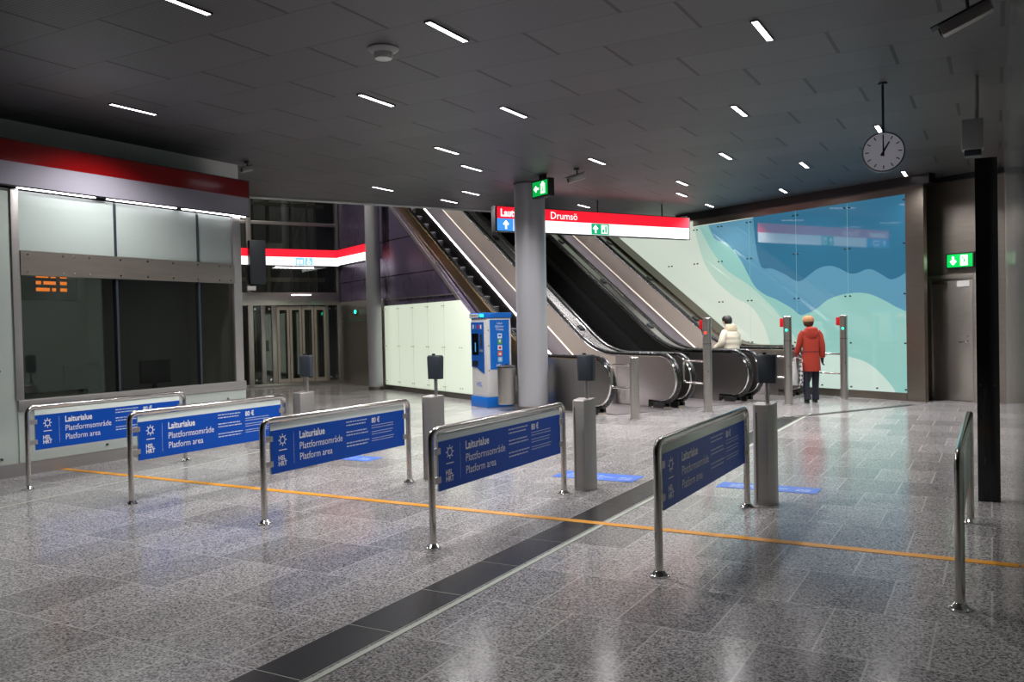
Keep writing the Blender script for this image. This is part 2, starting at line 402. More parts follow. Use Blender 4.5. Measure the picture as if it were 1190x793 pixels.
# wall behind the mural, pilaster, door wall
b = MB(); b.cbox(9.9, 30, 15.0, 15.2, 0, 7.6); struct(b.build('wall_far_right', M['grey_white'], at=(0, 0, 0)))
b = MB(); b.cbox(9.60, 9.97, 14.93, 15.03, 0, CEIL); struct(b.build('trim_4', M['bronze'], at=(0, 0, 0)), 'brushed bronze pilaster at the right end of the mural')
b = MB(); b.cbox(6.5, 10.3, 15.62, 15.8, 0, CEIL); b.cbox(10.2, 10.3, 15.03, 15.62, 0, CEIL); struct(b.build('wall_door', M['wall_steel'], at=(0, 0, 0)), 'dull bronze metal wall around the door')
b = MB(); b.cbox(9.4, 16.1, 14.80, 15.0, 4.03, CEIL); b.cbox(6.6, 10.2, 15.5, 15.62, 4.1, CEIL)
struct(b.build('trim_5', M['black'], at=(0, 0, 0)), 'black band where the mural wall meets the ceiling')
b = MB(); b.cbox(9.95, 15.62, 14.93, 15.0, 3.90, 4.03); struct(b.build('trim_6', M['bronze'], at=(0, 0, 0)), 'bronze metal strip above the mural')
# door
d = MB(); d.cbox(9.06, 9.86, 15.585, 15.62, .01, 2.28); door = struct(d.build('door_1', M['door_steel'], bevel=.004), 'brushed steel service door below the green exit sign')
f = MB(); f.cbox(9.86, 9.93, 15.56, 15.62, 0, 2.36); f.cbox(8.99, 9.06, 15.56, 15.62, 0, 2.36); f.cbox(9.06, 9.86, 15.56, 15.62, 2.28, 2.36)
f.build('door_frame', M['door_steel'], door, bevel=.004)
h = MB(); h.tube(fillet([cn(9.16, 15.585, 1.1), cn(9.16, 15.53, 1.1), cn(9.30, 15.53, 1.1)], .03), .012, 10); h.cyl(cn(9.16, 15.585, 1.1), cn(9.16, 15.575, 1.1), .028)
h.cyl(cn(9.16, 15.585, 1.22), cn(9.16, 15.57, 1.22), .022)
h.build('door_handle', M['chrome'], door)
h = MB(); h.cbox(9.55, 9.82, 15.53, 15.585, 2.19, 2.25); h.build('door_closer', M['steel_dark'], door, bevel=.005)
h = MB(); h.cbox(9.12, 9.36, 15.575, 15.585, 2.13, 2.24); h.build('notice', M['grey_white'], door)
# right hand glass wall, very near the camera
b = MB(); b.box((.118, -1.5, .03), (.16, 13.9, CEIL)); gw = struct(b.build('wall_glass', M['right_glass'], at=(0, 0, 0)), 'grey-green glass wall along the right edge')
b = MB(); b.box((.124, -1.5, 0), (.155, 13.9, .03)); b.build('baseboard', M['steel_dark'], gw)
# black stone band and lines in the floor
b = MB()
y = -2.0 + .2
ys = [2.93 + .683 * k for k in range(-7, 18)]
for i in range(len(ys) - 1): b.box((-3.065, ys[i] + .004, 0.0002), (-2.775, min(ys[i + 1], 14.62) - .004, .0025))
struct(b.build('trim_7', M['black_stone'], at=(0, 0, 0)), 'band of black stone tiles set in the floor')
b = MB(); b.box((-3.07, -1.9, .0001), (-2.77, 14.6, .0012)); struct(b.build('trim_8', M['joint'], at=(0, 0, 0)))
b = MB(); b.box((-2.752, -1.9, .0002), (-2.716, 15.1, .003)); struct(b.build('trim_9', M['joint'], at=(0, 0, 0)), 'pale guide line beside the black stone band')
b = MB(); b.prism([Vector((-7.75, 1.45, .0002)), Vector((-7.72, 1.45, .0002)), Vector((-8.62, 9.8, .0002)), Vector((-8.65, 9.8, .0002))], ZD * .002)
struct(b.build('trim_10', M['joint'], at=(0, 0, 0)), 'pale guide line on the left side of the floor')
b = MB(); b.box((-9.66, 6.285, .0003), (.112, 6.375, .0035))
tag(b.build('floor_line', M['amber']), 'yellow line painted across the floor under the sign rails', 'floor line')
g = thing('drain_grating', cn(11.0, 12.7), 'dark slotted drain grating in the floor before the mural', 'grating')
b = MB(); P0, P1 = Vector((-3.30, 13.95, 0)), Vector((-1.35, 17.25, 0)); d = (P1 - P0).normalized(); s_ = Vector((d.y, -d.x, 0)); Lg = (P1 - P0).length
for k in (0, 1): b.obox(P0 + s_ * (.0 if k == 0 else .135) + ZD * .0003, d * Lg, s_ * .015, ZD * .004)
b.build('frame', M['steel_dark'], g)
b = MB(); n = int(Lg / .13)
for k in range(n): b.obox(P0 + d * (k * .13) + s_ * .015 + ZD * .0003, d * .075, s_ * .12, ZD * .0035)
b.build('slots', M['black'], g)

# ------------------------------------------------------------------ mural
mu = thing('glass_mural', cn(13, 14.95), 'tall backlit glass mural of blue and green wave shapes', 'mural')
c1 = [(13.72, 3.93), (13.66, 3.35), (13.57, 2.93), (13.45, 2.74), (13.19, 2.71), (12.81, 2.55), (12.6, 2.43), (12.42, 2.4), (12.19, 2.52), (11.95, 2.64), (11.69, 2.67), (11.47, 2.61), (11.22, 2.49), (11.04, 2.48), (10.83, 2.54), (10.67, 2.52), (10.47, 2.41), (10.31, 2.32), (10.15, 2.34), (9.97, 2.43)]
c2 = [(15.12, 3.88), (14.92, 3.54), (14.58, 3.4), (14.3, 3.19), (14.07, 2.91), (13.89, 2.62), (13.68, 2.33), (13.41, 2.15), (13.07, 2.02), (12.68, 1.83), (12.46, 1.68), (12.29, 1.7), (12.04, 1.79), (11.75, 1.97), (11.44, 2.06), (11.13, 2.09), (10.91, 2.08), (10.69, 2.03), (10.4, 1.9), (10.2, 1.79), (9.97, 1.69)]
c2b = [(15.44, 3.88), (15.08, 3.34), (14.59, 2.8), (14.13, 2.53), (13.81, 2.34), (13.49, 2.1), (13.15, 1.81), (12.87, 1.52), (12.6, 1.2), (12.3, .7), (12.1, .15)]
c3 = [(15.62, 3.88), (15.57, 3.75), (15.38, 3.22), (15.23, 2.92), (14.94, 2.57), (14.6, 2.31), (14.23, 2.08), (13.91, 1.95), (13.64, 1.72), (13.4, 1.34), (13.24, .86), (13.1, .15)]
c4 = [(12.2, .6), (11.81, .82), (11.39, .83), (11.15, .79), (10.89, .72), (10.64, .58), (10.36, .33), (10.22, .15), (12.2, .15)]
def spline(pts, k=5):
    out = []
    for i in range(len(pts) - 1):
        p0 = pts[max(i - 1, 0)]; p1 = pts[i]; p2 = pts[i + 1]; p3 = pts[min(i + 2, len(pts) - 1)]
        for j in range(k):
            t = j / k
            out.append(tuple(.5 * (2 * p1[a] + (p2[a] - p0[a]) * t + (2 * p0[a] - 5 * p1[a] + 4 * p2[a] - p3[a]) * t * t + (3 * p1[a] - p0[a] - 3 * p2[a] + p3[a]) * t ** 3) for a in (0, 1)))
    return out + [pts[-1]]
def art(name, base, s=1.0):
    return mat(name, tuple(v * .10 for v in base[:3]) + (1,), .06, 0, base, s, coat=1)
AM = [art('mural_pale', srgb(206, 217, 203)), art('mural_mist', srgb(176, 204, 190)), art('mural_sea', srgb(142, 192, 184)), art('mural_mid_blue', srgb(92, 146, 172)),
      art('mural_deep_blue', srgb(50, 108, 138)), art('mural_bright', srgb(196, 216, 206))]
b = MB(); b.mi = 0
b.prism([cn(c, 14.95, z) for c, z in ((9.97, .15), (9.97, 3.9), (15.58, 3.9), (15.58, 4.19), (17.03, 4.19), (17.03, 7.3), (24, 7.3), (24, .15))], ND * .012)
b.build('glass_panel', AM[0], mu)
def layer(name, pts, mi, l):
    m = MB(); m.poly([cn(c, 14.95 - l, z) for c, z in pts]); return m.build(name, AM[mi], mu, smooth=False)
layer('wave', spline(c3) + [(9.97, .15), (9.97, 3.9)], 1, .0012)
layer('wave', spline(c2b) + [(9.97, .15), (9.97, 3.9)], 2, .0024)
layer('wave', spline(c4[:8]) + [c4[8]], 5, .0036)
layer('wave', spline(c2) + [(9.97, 3.9)], 3, .0048)
layer('wave', spline(c1) + [(9.97, 3.9)], 4, .0060)
pts = []
for c in (9.995, 11.25, 12.53, 13.84, 14.73, 15.54, 16.45, 17.49):
    for z in (.21, 1.09, 2.03, 2.98, 3.80):
        for dd in ((0,) if c < 10 else (-.055, .055)):
            if c > 14.2 and z < 1.2 + .65 * (c - 14.0): continue
            pts.append(cn(c + dd, 14.945, z))
pts += [cn(10.61, 14.945, .21), cn(11.9, 14.945, .21)]
studs(mu, pts, -ND, .03, .016)
b = MB()
for c in (11.25, 12.53, 13.84): b.cbox(c - .002, c + .002, 14.9425, 14.945, .15, 3.9)
b.build('panel_joints', AM[2], mu)
b = MB(); b.cbox(9.97, 24, 14.92, 15.0, .0, .15); b.build('base_strip', M['bronze'], mu)

t = thing('emergency_lamp', cn(15.75, 14.86, 3.98), 'small white emergency lamp box at the end of the black band above the mural', 'emergency lamp')
b = MB(); b.cbox(15.66, 15.84, 14.72, 14.80, 4.0, 4.15); b.build('box', M['white'], t, bevel=.01)
b = MB(); b.cbox(15.68, 15.82, 14.73, 14.79, 3.985, 4.0); b.build('lens', M['sign_white'], t)

# ------------------------------------------------------------------ backlit white wall panels under the escalator
bw = thing('backlit_panel_wall', cn(18.5, 9.05), 'glowing white glass panels under the escalator beside the ticket machine', 'wall panel')
b = MB(); b.prism([cn(c, 9.05, z) for c, z in ((20.86, .12), (20.86, 2.15), (16.78, 2.16), (16.05, 1.66), (16.05, .12))], ND * .045); b.build('glass_panels', M['panel_glow'], bw)
pts = []
for k in range(6):
    c = 20.8 - .82 * k
    for z in (.22, 1.12, 2.06):
        for dd in (-.05, .05):
            if c + dd < 20.86 and z < 1.6 + (c - 16.05) * .7: pts.append(cn(c + dd, 9.05, z))
studs(bw, pts, -ND, .03, .015, m='chrome')
b = MB()
for k in range(1, 5): b.cbox(20.8 - .82 * k - .002, 20.8 - .82 * k + .002, 9.047, 9.05, .12, 2.15)
b.build('panel_joints', M['pale_glass'], bw)
b = MB(); b.cbox(16.05, 20.9, 9.0, 9.095, 0, .12); b.build('base_strip', M['steel_dark'], bw)

# ------------------------------------------------------------------ columns
def column(px, py, r, label, h):
    b = MB(); b.lathe((px, py, 0), [(r, 0), (r, h)], 48); o = b.build('column', M['col']); struct(o, label)
    c = MB(); c.lathe((px, py, 0), [(r + .006, .0), (r + .006, .09)], 48); c.build('base_ring', M['steel_dark'], o)
    if h > 5: return o
    c = MB(); c.lathe((px, py, h - .03), [(r + .012, 0), (r + .012, .03)], 48); c.build('collar', M['steel_dark'], o)
    return o
pc1 = cn(13.47, 8.79); column(pc1.x, pc1.y, .285, 'thick grey round column in front of the escalators', CEIL)
column(-13.92, 17.68, .185, 'thin grey round column between the lift and the glowing white panels', 7.6)

# ------------------------------------------------------------------ sign rails
rails = [(-8.76, 5.35, 7.34, 'blue platform-area sign on a steel rail, first out from the kiosk windows'),
         (-7.05, 5.28, 7.30, 'blue platform-area sign on a steel rail, second out from the kiosk'),
         (-5.28, 5.20, 7.22, 'blue platform-area sign on a steel rail, third out from the kiosk'),
         (-3.555, 5.13, 7.30, 'blue platform-area sign on a steel rail, fourth out from the kiosk'),
         (-1.865, 5.17, 7.375, 'blue platform-area sign on a steel rail beyond the black floor band, fifth from the kiosk'),
         (-.185, 5.27, 7.50, 'steel rail with a pale glass panel seen almost end-on beside the black post')]
def clamps(t, x, y0, y1):
    for yy, s in ((y0, 1), (y1, -1)):
        for z in (.48, .69):
            b = MB(); b.box((x - .014, yy + s * .02 if s > 0 else yy - .105, z - .024), (x + .014, yy + .105 if s > 0 else yy - .02, z + .024)); b.build('glass_clamp', M['alu'], t, bevel=.004)
def make_rail(x, y0, y1, label, film=True):
    t = thing('sign_rail', (x, (y0 + y1) / 2, 0), label, 'sign rail', 'sign rails across the hall')
    H = .845; r = .0255
    b = MB(); b.tube(fillet([(x, y0, 0.005), (x, y0, H), (x, y1, H), (x, y1, .005)], .085, 8), r, 16); b.build('rail_tube', M['tube'], t)
    for yy in (y0, y1):
        b = MB(); b.lathe((x, yy, 0), [(.062, 0), (.062, .008), (.045, .016), (.032, .034), (.0265, .036)], 24); b.build('base_flange', M['chrome'], t)
    pa, pb = y0 + .085, y1 - .075
    b = MB(); b.box((x - .005, pa, .395), (x + .005, pb, H - .03)); gp = b.build('glass_panel', M['clear'], t, bevel=.0015)
    if not film: clamps(t, x, y0, y1); return t
    b = MB(); b.box((x + .005, pa, .395), (x + .0075, pb, .757)); b.box((x - .0075, pa, .395), (x - .005, pb, .757)); b.build('blue_film', M['blue'], gp, smooth=False)
    clamps(t, x, y0, y1)
    W = pb - pa; k = W / 2.0; z0 = .395; o = Vector((x + .0075, pa, z0))
    lettering('Laiturialue', .088, M['white_txt'], gp, o + YD * .36 * k + ZD * .262, YD, bold=.0022, sx=.95 * k)
    lettering('Plattformsområde', .088, M['white_txt'], gp, o + YD * .36 * k + ZD * .166, YD, sx=.95 * k)
    lettering('Platform area', .088, M['white_txt'], gp, o + YD * .36 * k + ZD * .072, YD, sx=.95 * k)
    lettering('80 €', .070, M['white_txt'], gp, o + YD * 1.43 * k + ZD * .285, YD, bold=.002, sx=k)
    lettering('HSL', .056, M['white_txt'], gp, o + YD * .085 * k + ZD * .104, YD, bold=.0016, sx=1.0 * k)
    lettering('HRT', .056, M['white_txt'], gp, o + YD * .085 * k + ZD * .056, YD, bold=.0016, sx=1.0 * k)
    F = Face2D(o, YD)
    for q in range(8):                                     # sun-like ring emblem
        a = 2 * PI * q / 8; cx, cy = .145 * k, .272
        F.shape([(cx + math.cos(a + e) * rr * k, cy + math.sin(a + e) * rr) for e, rr in ((-.10, .036), (.10, .036), (.10, .052), (-.10, .052))])
    for q in range(16):
        a0, a1 = 2 * PI * q / 16, 2 * PI * (q + 1) / 16; cx, cy = .145 * k, .272
        F.shape([(cx + math.cos(a) * rr * k, cy + math.sin(a) * rr) for a, rr in ((a0, .025), (a0, .034), (a1, .034), (a1, .025))])
    F.rect(.095 * k, .185, .10 * k, .008)
    for q in range(22): F.rect(.285 * k, .055 + q * .0125, .004, .006)
    F.build('emblem', M['white_txt'], gp)
    F = Face2D(o, YD)
    for i, (a, bb, w) in enumerate(((1.03, .325, .33), (1.03, .295, .30), (1.03, .232, .32), (1.03, .203, .34), (1.03, .130, .36), (1.03, .100, .33))): F.words(a * k, bb, w * k, .0105, seed=i)
    for i, (bb, w) in enumerate(((.255, .37), (.232, .37), (.195, .36), (.172, .34), (.130, .38), (.108, .36))): F.words(1.43 * k, bb, w * k, .0065, seed=i + 9)
    F.build('lettering', M['pale_txt'], gp)
    return t
for i, r_ in enumerate(rails): make_rail(*r_, film=i < 5)

# ------------------------------------------------------------------ card readers on pedestals
def reader_head(t, px, py, side):
    b = MB(); b.cyl((px, py, .86), (px, py, 1.06), .019, 16); b.build('pole', M['alu'], t)
    b = MB(); pts = [(-.085, -.03), (-.085, .03), (-.06, .045), (.06, .045), (.085, .03), (.085, -.03), (.065, -.045), (-.065, -.045)]
    lo = [Vector((px + a * .93, py + c * .9, 1.045)) for a, c in pts]; hi = [Vector((px + a, py + c, 1.275)) for a, c in pts]; tp = [Vector((px + a * .86, py + c * .8, 1.295)) for a, c in pts]
    b.rings([lo, hi, tp]); hd = b.build('reader_head', M['slate'], t)
    b = MB(); b.box((px - .055, py + .045, 1.11), (px + .055, py + .0475, 1.26)); b.build('screen', M['black_gloss'], hd)
    b = MB(); b.cyl((px - .02, py, 1.295), (px - .02, py, 1.312), .018, 12); b.build('sensor_cap', M['black'], hd)
readers = [(-7.02, 7.56, 'dark card reader on a grey pedestal in front of the lift doors'),
           (-5.17, 7.50, 'dark card reader on a grey pedestal in front of the glowing white wall panels'),
           (-3.47, 7.58, 'dark card reader on a grey pedestal below the thick grey column'),
           (-1.76, 7.60, 'dark card reader on a grey pedestal in front of the mural, below the people')]
for i, (x, y, lab) in enumerate(readers):
    t = thing('card_reader', (x, y, 0), lab, 'card reader', 'card readers at the sign rails')
    w, dp, h = .088, .095, .865
    pts = [(-w, -dp * .55), (-w * .7, -dp), (w * .55, -dp), (w, -dp * .35), (w, dp), (-w, dp)]
    b = MB(); b.rings([[Vector((x + a, y + c, 0)) for a, c in pts], [Vector((x + a, y + c, h - .012 + (c + dp) * .06)) for a, c in pts], [Vector((x + a * .93, y + c * .93, h + (c + dp) * .06)) for a, c in pts]])
    b.build('pedestal', M['alu'], t)
    b = MB(); b.box((x - w * .6, y - dp - .002, .03), (x - w * .5, y - dp, .80)); b.build('service_slit', M['steel_dark'], t)
    reader_head(t, x + .012, y + .06, 1)

# ------------------------------------------------------------------ floor stickers
for i, (x0, x1, y0, y1, lab) in enumerate(((-7.55, -6.58, 8.15, 8.48, 'blue floor sticker glimpsed below the third sign rail'), (-4.08, -3.19, 8.08, 8.46, 'blue floor sticker left of the black floor band'), (-2.37, -1.44, 8.18, 8.46, 'blue floor sticker right of the black floor band'))):
    t = thing('floor_sticker', ((x0 + x1) / 2, (y0 + y1) / 2, 0), lab, 'floor sticker', 'blue floor stickers')
    b = MB(); b.box((x0, y0, .0004), (x1, y1, .003)); b.build('film', M['sticker'], t)
    for q, (a, bb, w) in enumerate(((.12, .62, .45), (.12, .42, .6), (.12, .2, .5), (.78, .5, .14), (.78, .3, .14))): F = Face2D((x0, y0, .003), XD, YD, .0006); F.words(a * (x1 - x0), bb * (y1 - y0), w * (x1 - x0), .022, seed=q + i * 7); F.build('lettering', M['pale_txt'], t)

# ------------------------------------------------------------------ ceiling lights
lights = [(-8.72, 6.71, 'slim white ceiling light above the left kiosk sign'),
          (-5.60, 4.75, 'slim white ceiling light cut by the top edge left of the ceiling dome'),
          (-4.20, 6.46, 'slim white ceiling light just right of the ceiling dome'),
          (-1.81, 7.97, 'slim white ceiling light, the large steep one near the camera at top right'),
          (-6.15, 7.95, 'slim white ceiling light just behind the ceiling dome'),
          (-5.12, 9.32, 'slim white ceiling light between the dome and the escape sign'),
          (-2.76, 10.84, 'slim white ceiling light half way between the big steep light and the mural'),
          (-7.06, 10.78, 'slim white ceiling light in the middle left, front of a close pair'),
          (-7.52, 12.21, 'slim white ceiling light in the middle left, rear of a close pair'),
          (-9.99, 13.04, 'slim white ceiling light above the thin grey column'),
          (-8.95, 14.48, 'slim white ceiling light above the top of the first escalator, front one'),
          (-9.90, 15.15, 'slim white ceiling light at the ceiling edge above the first escalator'),
          (-5.57, 12.88, 'slim white ceiling light beside the small ceiling camera'),
          (-3.71, 13.68, 'slim white ceiling light over the middle of the mural, below the large steep one'),
          (-2.81, 15.27, 'slim white ceiling light left of the clock, above the mural'),
          (-5.13, 15.86, 'slim white ceiling light above the right end of the red sign, front of two'),
          (-5.61, 17.29, 'slim white ceiling light above the right end of the red sign, rear of two'),
          (-7.95, 17.60, 'slim white ceiling light touching the top edge of the red sign'),
          (-3.74, 18.07, 'slim white ceiling light close to the top of the mural, right one'),
          (-5.62, 19.30, 'slim white ceiling light close to the top of the mural, left one'),
          (-1.39, 13.02, 'slim white ceiling light showing behind the clock'),
          (-1.43, 17.30, 'small white ceiling light below and right of the clock')]
for i, (x, y, lab) in enumerate(lights):
    t = thing('ceiling_light', (x, y, CEIL - .02), lab, 'ceiling light', 'recessed ceiling lights')
    b = MB(); b.box((x - .026, y - .30, CEIL - .012), (x + .026, y + .30, CEIL - .006)); b.build('diffuser', M['led'], t)
    b = MB()
    b.box((x - .036, y - .31, CEIL - .014), (x - .027, y + .31, CEIL - .001)); b.box((x + .027, y - .31, CEIL - .014), (x + .036, y + .31, CEIL - .001))
    b.box((x - .027, y - .31, CEIL - .014), (x + .027, y - .301, CEIL - .001)); b.box((x - .027, y + .301, CEIL - .014), (x + .027, y + .31, CEIL - .001))
    b.build('trim_frame', M['black'], t)
    L = bpy.data.lights.new('lamp', 'SPOT'); L.energy = 310 if y > 11.5 else 290 if x < -3 else 160; L.spot_size = math.radians(142); L.spot_blend = .7; L.shadow_soft_size = .12; L.color = (1, .97, .98)
    lo = bpy.data.objects.new('lamp', L); COL.objects.link(lo); lo.parent = t; lo.location = (0, 0, -.03)

def room_lamp(name, loc, label, size, energy, spot=150, col=(1, .95, .88)):
    t = thing(name, loc, label, 'ceiling light'); L0 = Vector(loc)
    b = MB(); b.box(L0 - Vector((size, .05, .0)), L0 + Vector((size, .05, .04))); b.build('diffuser', M['led_soft'], t)
    b = MB(); b.box(L0 + Vector((-size - .02, -.07, .04)), L0 + Vector((size + .02, .07, .07))); b.build('housing', M['alu'], t)
    L = bpy.data.lights.new('lamp', 'SPOT'); L.energy = energy; L.spot_size = math.radians(spot); L.spot_blend = .8; L.shadow_soft_size = .15; L.color = col
    lo = bpy.data.objects.new('lamp', L); COL.objects.link(lo); lo.parent = t; lo.location = (0, 0, -.03)
room_lamp('lift_front_fill', cn(20.5, 6.6, 7.5), 'unseen fill lamp added high up over the floor in front of the lift', .6, 800)  # added out-of-view lamp, brightens the lift front and the floor there
room_lamp('lift_lamp', cn(25.1, 7.9, 7.3), 'white lamp high up inside the glass lift shaft', .4, 300)
room_lamp('kiosk_fill', (-11.6, 7.2, 3.10), 'fill lamp added under the kiosk ceiling to brighten the interior', .5, 25, 160, (1, 1, 1))  # added lamp, lifts the dark room behind the tinted panes
# ------------------------------------------------------------------ things on the ceiling
t = thing('ceiling_dome', (-4.96, 6.53, CEIL), 'grey round ceiling dome with a wide flange among the ceiling lights', 'ceiling dome')
b = MB(); b.lathe((-4.96, 6.53, CEIL), [(.145, 0), (.145, -.012), (.13, -.028), (.10, -.045)], 36); b.build('flange', M['dome'], t)
b = MB(); b.lathe((-4.96, 6.53, CEIL - .045), [(.088, .0), (.086, -.035), (.078, -.055), (.05, -.062), (0, -.064)], 32); b.build('lens', mat('pale_lens', (.55, .55, .53, 1), .3), t)

# clock
cx, cy, cz = -1.08, 10.5, 3.43
t = thing('hanging_clock', (cx, cy, cz - .22), 'round white station clock hanging on a rod, showing one o\'clock', 'clock')
ax = Vector((-cx * .0 + .10, -1, 0)).normalized()            # faces the hall
xd = Vector((-ax.y, ax.x, 0)); 
if xd.x < 0: xd = -xd
nr = xd.cross(ZD)
C0 = Vector((cx, cy, cz))
b = MB(); b.lathe(C0 - nr * .05, [(.20, 0), (.222, .01), (.222, .09), (.214, .10), (.206, .10)], 48, nr); b.build('case', M['slate'], t)
b = MB(); b.lathe(C0 + nr * .048, [(.207, 0), (.207, .004)], 48, nr); dl = b.build('dial', M['dial'], t)
F = Face2D(C0 + nr * .052, xd, ZD, .0015)
for q in range(12):
    a = q * PI / 6; r0, r1, hw = .15, .19, .0055
    F.shape([(math.sin(a) * r + math.cos(a) * w, math.cos(a) * r - math.sin(a) * w) for r, w in ((r0, -hw), (r0, hw), (r1, hw), (r1, -hw))])
F.build('hour_marks', M['black'], dl)
for nm, a, ln, hw in (('hour_hand', PI / 6, .125, .009), ('minute_hand', -.015, .19, .007)):
    F = Face2D(C0 + nr * (.056 if nm == 'hour_hand' else .058), xd, ZD, .0)
    F.shape([(math.sin(a) * r + math.cos(a) * w, math.cos(a) * r - math.sin(a) * w) for r, w in ((-.05, -hw * 1.3), (-.05, hw * 1.3), (ln, hw * .8), (ln, -hw * .8))])
    F.build(nm, M['black'], dl)
b = MB(); b.cyl(C0 + ZD * .215, Vector((cx, cy, CEIL)), .014, 12); b.lathe((cx, cy, CEIL - .02), [(.05, 0), (.05, .02)], 20); b.build('hanging_rod', M['slate'], t)

# hanging loudspeaker box
t = thing('hanging_speaker', (-.205, 10.8, 3.33), 'grey speaker box hanging on a rod above the black post', 'speaker')
b = MB(); b.box((-.315, 10.7, 3.40), (-.10, 10.9, 3.73)); b.build('cabinet', M['dome'], t, bevel=.02)
b = MB(); b.box((-.29, 10.72, 3.33), (-.125, 10.88, 3.40)); b.build('lower_bracket', M['slate'], t, bevel=.01)
b = MB(); b.cyl((-.165, 10.8, 3.73), (-.165, 10.8, CEIL), .022, 12); b.build('hanging_rod', M['dome'], t)

def bullet_camera(base, aim, length, r, label, stem):
    t = thing('security_camera', base, label, 'security camera')
    base = Vector(base); aim = Vector(aim).normalized(); side = aim.cross(ZD).normalized(); up = side.cross(aim)
    ctr = base - ZD * stem
    b = MB(); b.cyl(base, base - ZD * .03, r * .9, 16); b.tube(fillet([base, ctr + ZD * .02 - aim * .02, ctr - aim * length * .1], .03), r * .28, 10); b.build('bracket', M['slate'], t)
    b = MB(); o = ctr - aim * length * .5 - side * r - up * r
    b.obox(o, aim * length, side * 2 * r, up * 2 * r); hs = b.build('housing', M['alu'], t, bevel=r * .35)
    b = MB(); b.obox(o + up * 2 * r - aim * length * .05 - side * r * .15, aim * length * 1.2, side * 2.3 * r, up * r * .18); b.build('sun_shield', M['slate'], hs)
    b = MB(); b.cyl(ctr + aim * length * .5, ctr + aim * (length * .5 + .012), r * .72, 16); b.build('lens', M['black_gloss'], hs)
    return t
bullet_camera((-.19, 8.05, CEIL), (-.95, .1, -.35), .40, .05, 'grey security camera at the top right corner by the glass wall', .18)
bullet_camera((-6.13, 13.3, CEIL), (-.8, -.55, -.30), .30, .05, 'dark security camera under the ceiling above the red sign', .16)
bullet_camera((-10.05, 9.72, CEIL), (-.3, -.9, -.25), .17, .04, 'small dark security camera at the end of the kiosk sign band', .12)

# ------------------------------------------------------------------ black post
t = thing('black_post', (-.065, 8.45, 0), 'tall gloss black flat post standing beside the pale end-on rail', 'post')
b = MB(); b.box((-.150, 8.40, .0), (.020, 8.52, 2.93)); b.build('post_body', M['black_gloss'], t, bevel=.003)
b = MB(); b.cyl((-.125, 8.399, 1.0), (-.125, 8.392, 1.0), .008, 10); b.cyl((-.02, 8.399, 1.0), (-.02, 8.392, 1.0), .008, 10); b.build('screws', M['chrome'], t)

# ------------------------------------------------------------------ illuminated signs
def person_on_lift(F, a, b, h, mi):                         # pictogram: car with two windows
    F.rect(a, b, h * .62, h, mi); return F
t = thing('overhead_sign', cn(14.6, 11.28, 3.44), 'long lit red and white overhead sign with station name before the escalators', 'sign')
b = MB(); b.cbox(14.6, 14.75, 8.72, 13.86, 3.44, 3.94); b.build('case', M['black'], t, bevel=.004)
b = MB(); b.cbox(14.592, 14.6, 8.76, 13.82, 3.695, 3.925); b.build('red_face', M['sign_red'], t, smooth=False)
b = MB(); b.cbox(14.592, 14.6, 9.72, 13.82, 3.455, 3.695); b.build('white_face', M['sign_white'], t, smooth=False)
b = MB(); b.cbox(14.592, 14.6, 8.76, 9.72, 3.455, 3.695); b.build('blue_face', M['sign_blue'], t, smooth=False)
o = cn(14.592, 8.76, 3.455)
lettering('Lauttasaari', .205, M['sign_white'], t, o + ND * .075 + ZD * .285, ND, bold=.006, sx=.86)
lettering('Drumsö', .205, M['sign_white'], t, o + ND * 1.26 + ZD * .285, ND)
F = Face2D(o, ND); F.arrow(.20, .12, .17, 0); F.rect(.37, 0.0, .012, .24)
F.rect(.45, .06, .22, .03); F.rect(.45, .16, .22, .035); F.rect(.45, .06, .03, .13); F.rect(.64, .06, .03, .13); F.rect(.48, .02, .05, .025); F.rect(.59, .02, .05, .025)
F.build('pictograms', M['sign_white'], t)
F = Face2D(o, ND, ZD, .001); F.rect(2.30, .005, .47, .23); F.build('green_field', M['sign_green'], t)
F = Face2D(o, ND, ZD, .003); F.arrow(2.41, .12, .17, 0); F.rect(2.56, .03, .17, .18); F.build('exit_pictograms', M['sign_white'], t)
F = Face2D(o, ND, ZD, .005); F.rect(2.59, .05, .05, .07); F.rect(2.66, .05, .04, .14); F.build('exit_marks', M['sign_green'], t)
b = MB()
for n in (9.6, 11.3, 13.1): b.cyl(cn(14.68, n, 3.94), cn(14.68, n, CEIL), .015, 10)
b.build('hangers', M['slate'], t)

# hanging escape sign beside the column
t = thing('escape_sign', cn(12.55, 8.46, 3.8), 'small green escape sign with left arrow hanging by the thick column', 'exit sign')
b = MB(); b.cbox(12.28, 12.80, 8.41, 8.53, 3.80, 4.11); b.build('case', M['black'], t, bevel=.006)
b = MB(); b.cbox(12.31, 12.77, 8.404, 8.41, 3.83, 4.08); b.build('green_face', M['exit_green'], t, smooth=False)
F = Face2D(cn(12.77, 8.404, 3.83), -CD); F.arrow(.12, .125, .15, PI / 2); F.rect(.25, .03, .14, .17); F.rect(.29, .205, .06, .028); F.build('pictograms', M['sign_white'], t)
F = Face2D(cn(12.77, 8.404, 3.83), -CD, ZD, .003); F.rect(.265, .05, .02, .13); F.rect(.355, .05, .02, .13); F.disc(.32, .15, .014); F.rect(.308, .06, .024, .07); F.build('lift_marks', M['exit_green'], t)
b = MB(); b.cbox(12.45, 12.63, 8.45, 8.49, 4.11, CEIL); b.build('bracket', M['black'], t)
